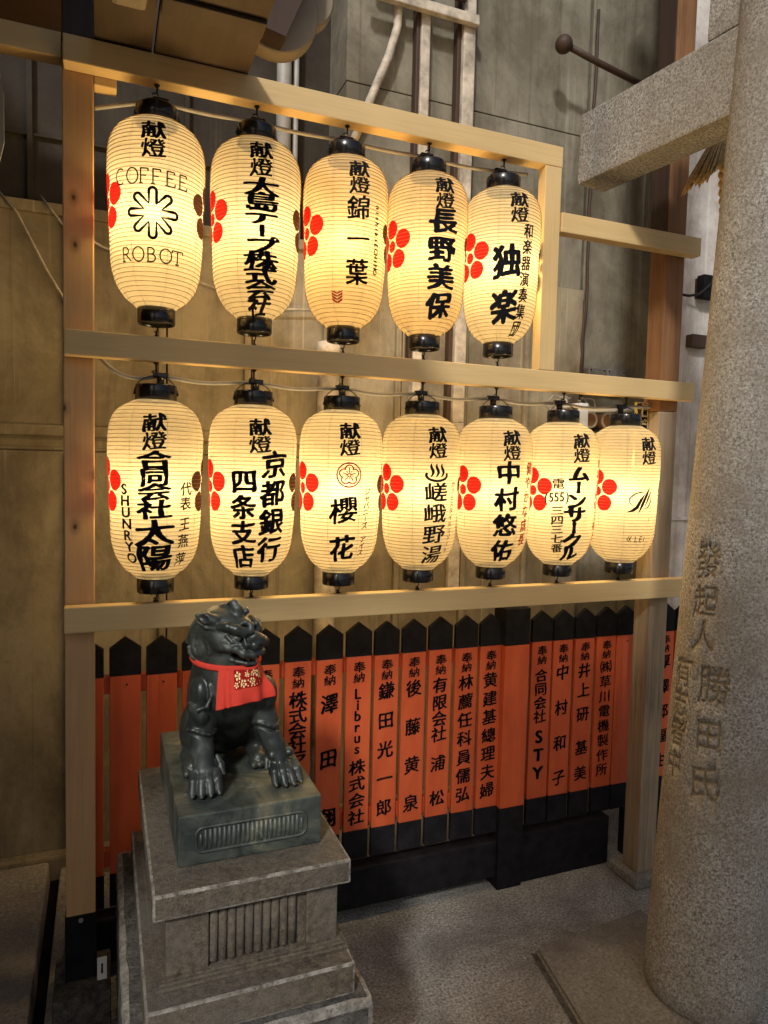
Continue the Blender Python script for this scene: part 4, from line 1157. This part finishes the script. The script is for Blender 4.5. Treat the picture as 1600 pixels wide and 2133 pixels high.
for k in range(23):
    x = x0 + .0095 + k*(x1-x0-.019)/22; e = .004 if 0 < k < 22 else .012
    add_tube(bm, [(x, 1.358, z0+e), (x, 1.358, z0+e+.003), (x, 1.358, z1-e)], [.0022, .0040, .0040], 8)
obj('fluted_relief', bm, 'bronze_base', base)

# ================================================================== BIB
def sdf_at(p):
    i = int(round((p[0]-gx[0])/HS)); j = int(round((p[1]-gy[0])/HS)); k = int(round((p[2]-gz[0])/HS))
    if 0 <= i < len(gx) and 0 <= j < len(gy) and 0 <= k < len(gz): return FLD[i, j, k]
    return .3
AX = np.array((-.028, -.030))
def out_r(th, z, lim=.17):
    d = np.array((math.sin(th), -math.cos(th)))
    for r in np.arange(lim, .02, -.0015):
        if sdf_at((AX[0]+d[0]*r, AX[1]+d[1]*r, z)) < 0: return r
    return .05
NT, NZ = 44, 26
TH0, TH1 = math.radians(-20), math.radians(47)
ZT, ZB = .258, .180
Rg = np.zeros((NZ+1, NT+1))
def ztop(u): return .259 + .006*u
for i in range(NT+1):
    u = i/NT; th = TH0 + (TH1-TH0)*u; run = 0
    for j in range(NZ+1):
        z = ztop(u) + (ZB - ztop(u))*j/NZ
        r = min(out_r(th, z, .125), .108)
        run = max(run, r); Rg[j, i] = run
    Rg[:, i] += np.linspace(0.001, .012, NZ+1)
for _ in range(14):
    P_ = np.pad(Rg, 1, mode='edge'); Rg = np.maximum(Rg, 0)*.4 + .6*(P_[:-2, 1:-1]+P_[2:, 1:-1]+P_[1:-1, :-2]+P_[1:-1, 2:])/4
def bib_pt(u, v, off=0.0):
    """u across, v down"""
    a, b = min(max(u, 0), 1)*NT, min(max(v, 0), 1)*NZ
    i, j = min(int(a), NT-1), min(int(b), NZ-1); fa, fb = a-i, b-j
    r = (Rg[j, i]*(1-fa)+Rg[j, i+1]*fa)*(1-fb) + (Rg[j+1, i]*(1-fa)+Rg[j+1, i+1]*fa)*fb
    th = TH0 + (TH1-TH0)*u; zt = ztop(u); z = zt + (ZB + .016*u + .003*math.sin(u*5) - zt)*v
    pl = .0032*v*math.exp(-((u-.20)/.03)**2) - .0030*v*math.exp(-((u-.155)/.022)**2) + .0022*v*math.sin(u*17+1) + .003*v*v*math.sin(u*7.5)
    r += .0050 + pl + off
    return Vector((OX + AX[0] + r*math.sin(th), OY + AX[1] - r*math.cos(th), OZ + z))
bib = thing('bib', 'red cotton bib tied round the neck of the bronze lion', 'bib', (OX, OY-.1, OZ+.2))
bm = BM(); n1, n2 = 88, 40
gr = [[bm.verts.new(bib_pt(i/n1, j/n2)) for i in range(n1+1)] for j in range(n2+1)]
for j in range(n2):
    for i in range(n1): bm.faces.new((gr[j][i], gr[j+1][i], gr[j+1][i+1], gr[j][i+1])).smooth = True
apron = obj('apron', bm, 'bib', bib, normals=False)
so_ = apron.modifiers.new('thickness', 'SOLIDIFY'); so_.thickness = .0022; so_.offset = 0
# neck band all round
bm = BM(); ringp = []
for k in range(72):
    th = 2*PI*k/72
    z = .2655 + .008*(math.cos(th-3.6))
    r = max(out_r(th, z, .125), out_r(th, z-.004, .125)); ringp.append([th, min(r, .115), z])
rr_ = np.array([p[1] for p in ringp])
for _ in range(6): rr_ = np.maximum(rr_*.5 + .25*(np.roll(rr_, 1)+np.roll(rr_, -1)), rr_*.98)
rows = []
for dz, dr in ((.0055, .001), (.0065, .0030), (.0025, .0048), (-.0025, .0050), (-.0065, .004), (-.0065, .001)):
    rows.append([bm.verts.new((OX+AX[0]+(rr_[k]+dr)*math.sin(p[0]), OY+AX[1]-(rr_[k]+dr)*math.cos(p[0]), OZ+p[2]+dz)) for k, p in enumerate(ringp)])
for A, B in zip(rows, rows[1:]):
    for k in range(72): bm.faces.new((A[k], B[k], B[(k+1) % 72], A[(k+1) % 72])).smooth = True
obj('neck_band', bm, 'bib', bib)
# printed patch with blossoms
PU0, PU1, PV0, PV1 = .30, .86, .06, .56
bm = BM()
gr = [[bm.verts.new(bib_pt(PU0+(PU1-PU0)*i/40, PV0+(PV1-PV0)*j/20, .0022)) for i in range(41)] for j in range(21)]
for j in range(20):
    for i in range(40): bm.faces.new((gr[j][i], gr[j+1][i], gr[j+1][i+1], gr[j][i+1])).smooth = True
patch = obj('patch', bm, 'patch', apron, normals=False)
bm = BM()
asp = .070/.155*1.0
def dot(u, v, r):
    c = bm.verts.new(bib_pt(u, v, .0030)); n = 10
    ring = [bm.verts.new(bib_pt(u + r*math.cos(2*PI*k/n)/.16, v + r*math.sin(2*PI*k/n)/.070, .0030)) for k in range(n)]
    for k in range(n): bm.faces.new((c, ring[k], ring[(k+1) % n]))
for u, v, r in ((.37, .22, .0092), (.46, .43, .0085), (.60, .38, .0075), (.72, .20, .0095), (.63, .14, .006), (.80, .30, .007), (.335, .45, .006), (.53, .20, .005)):
    for k in range(5):
        a = 2*PI*k/5 + u*9; dot(u + r*.68*math.cos(a)/.16, v + r*.68*math.sin(a)/.070, r*.30)
    dot(u, v, r*.16)
for k in range(34):
    u, v = random.uniform(PU0+.015, PU1-.015), random.uniform(PV0+.03, PV1-.02); dot(u, v, random.uniform(.0009, .0017))
obj('blossom_print', bm, 'gold', patch, normals=False)
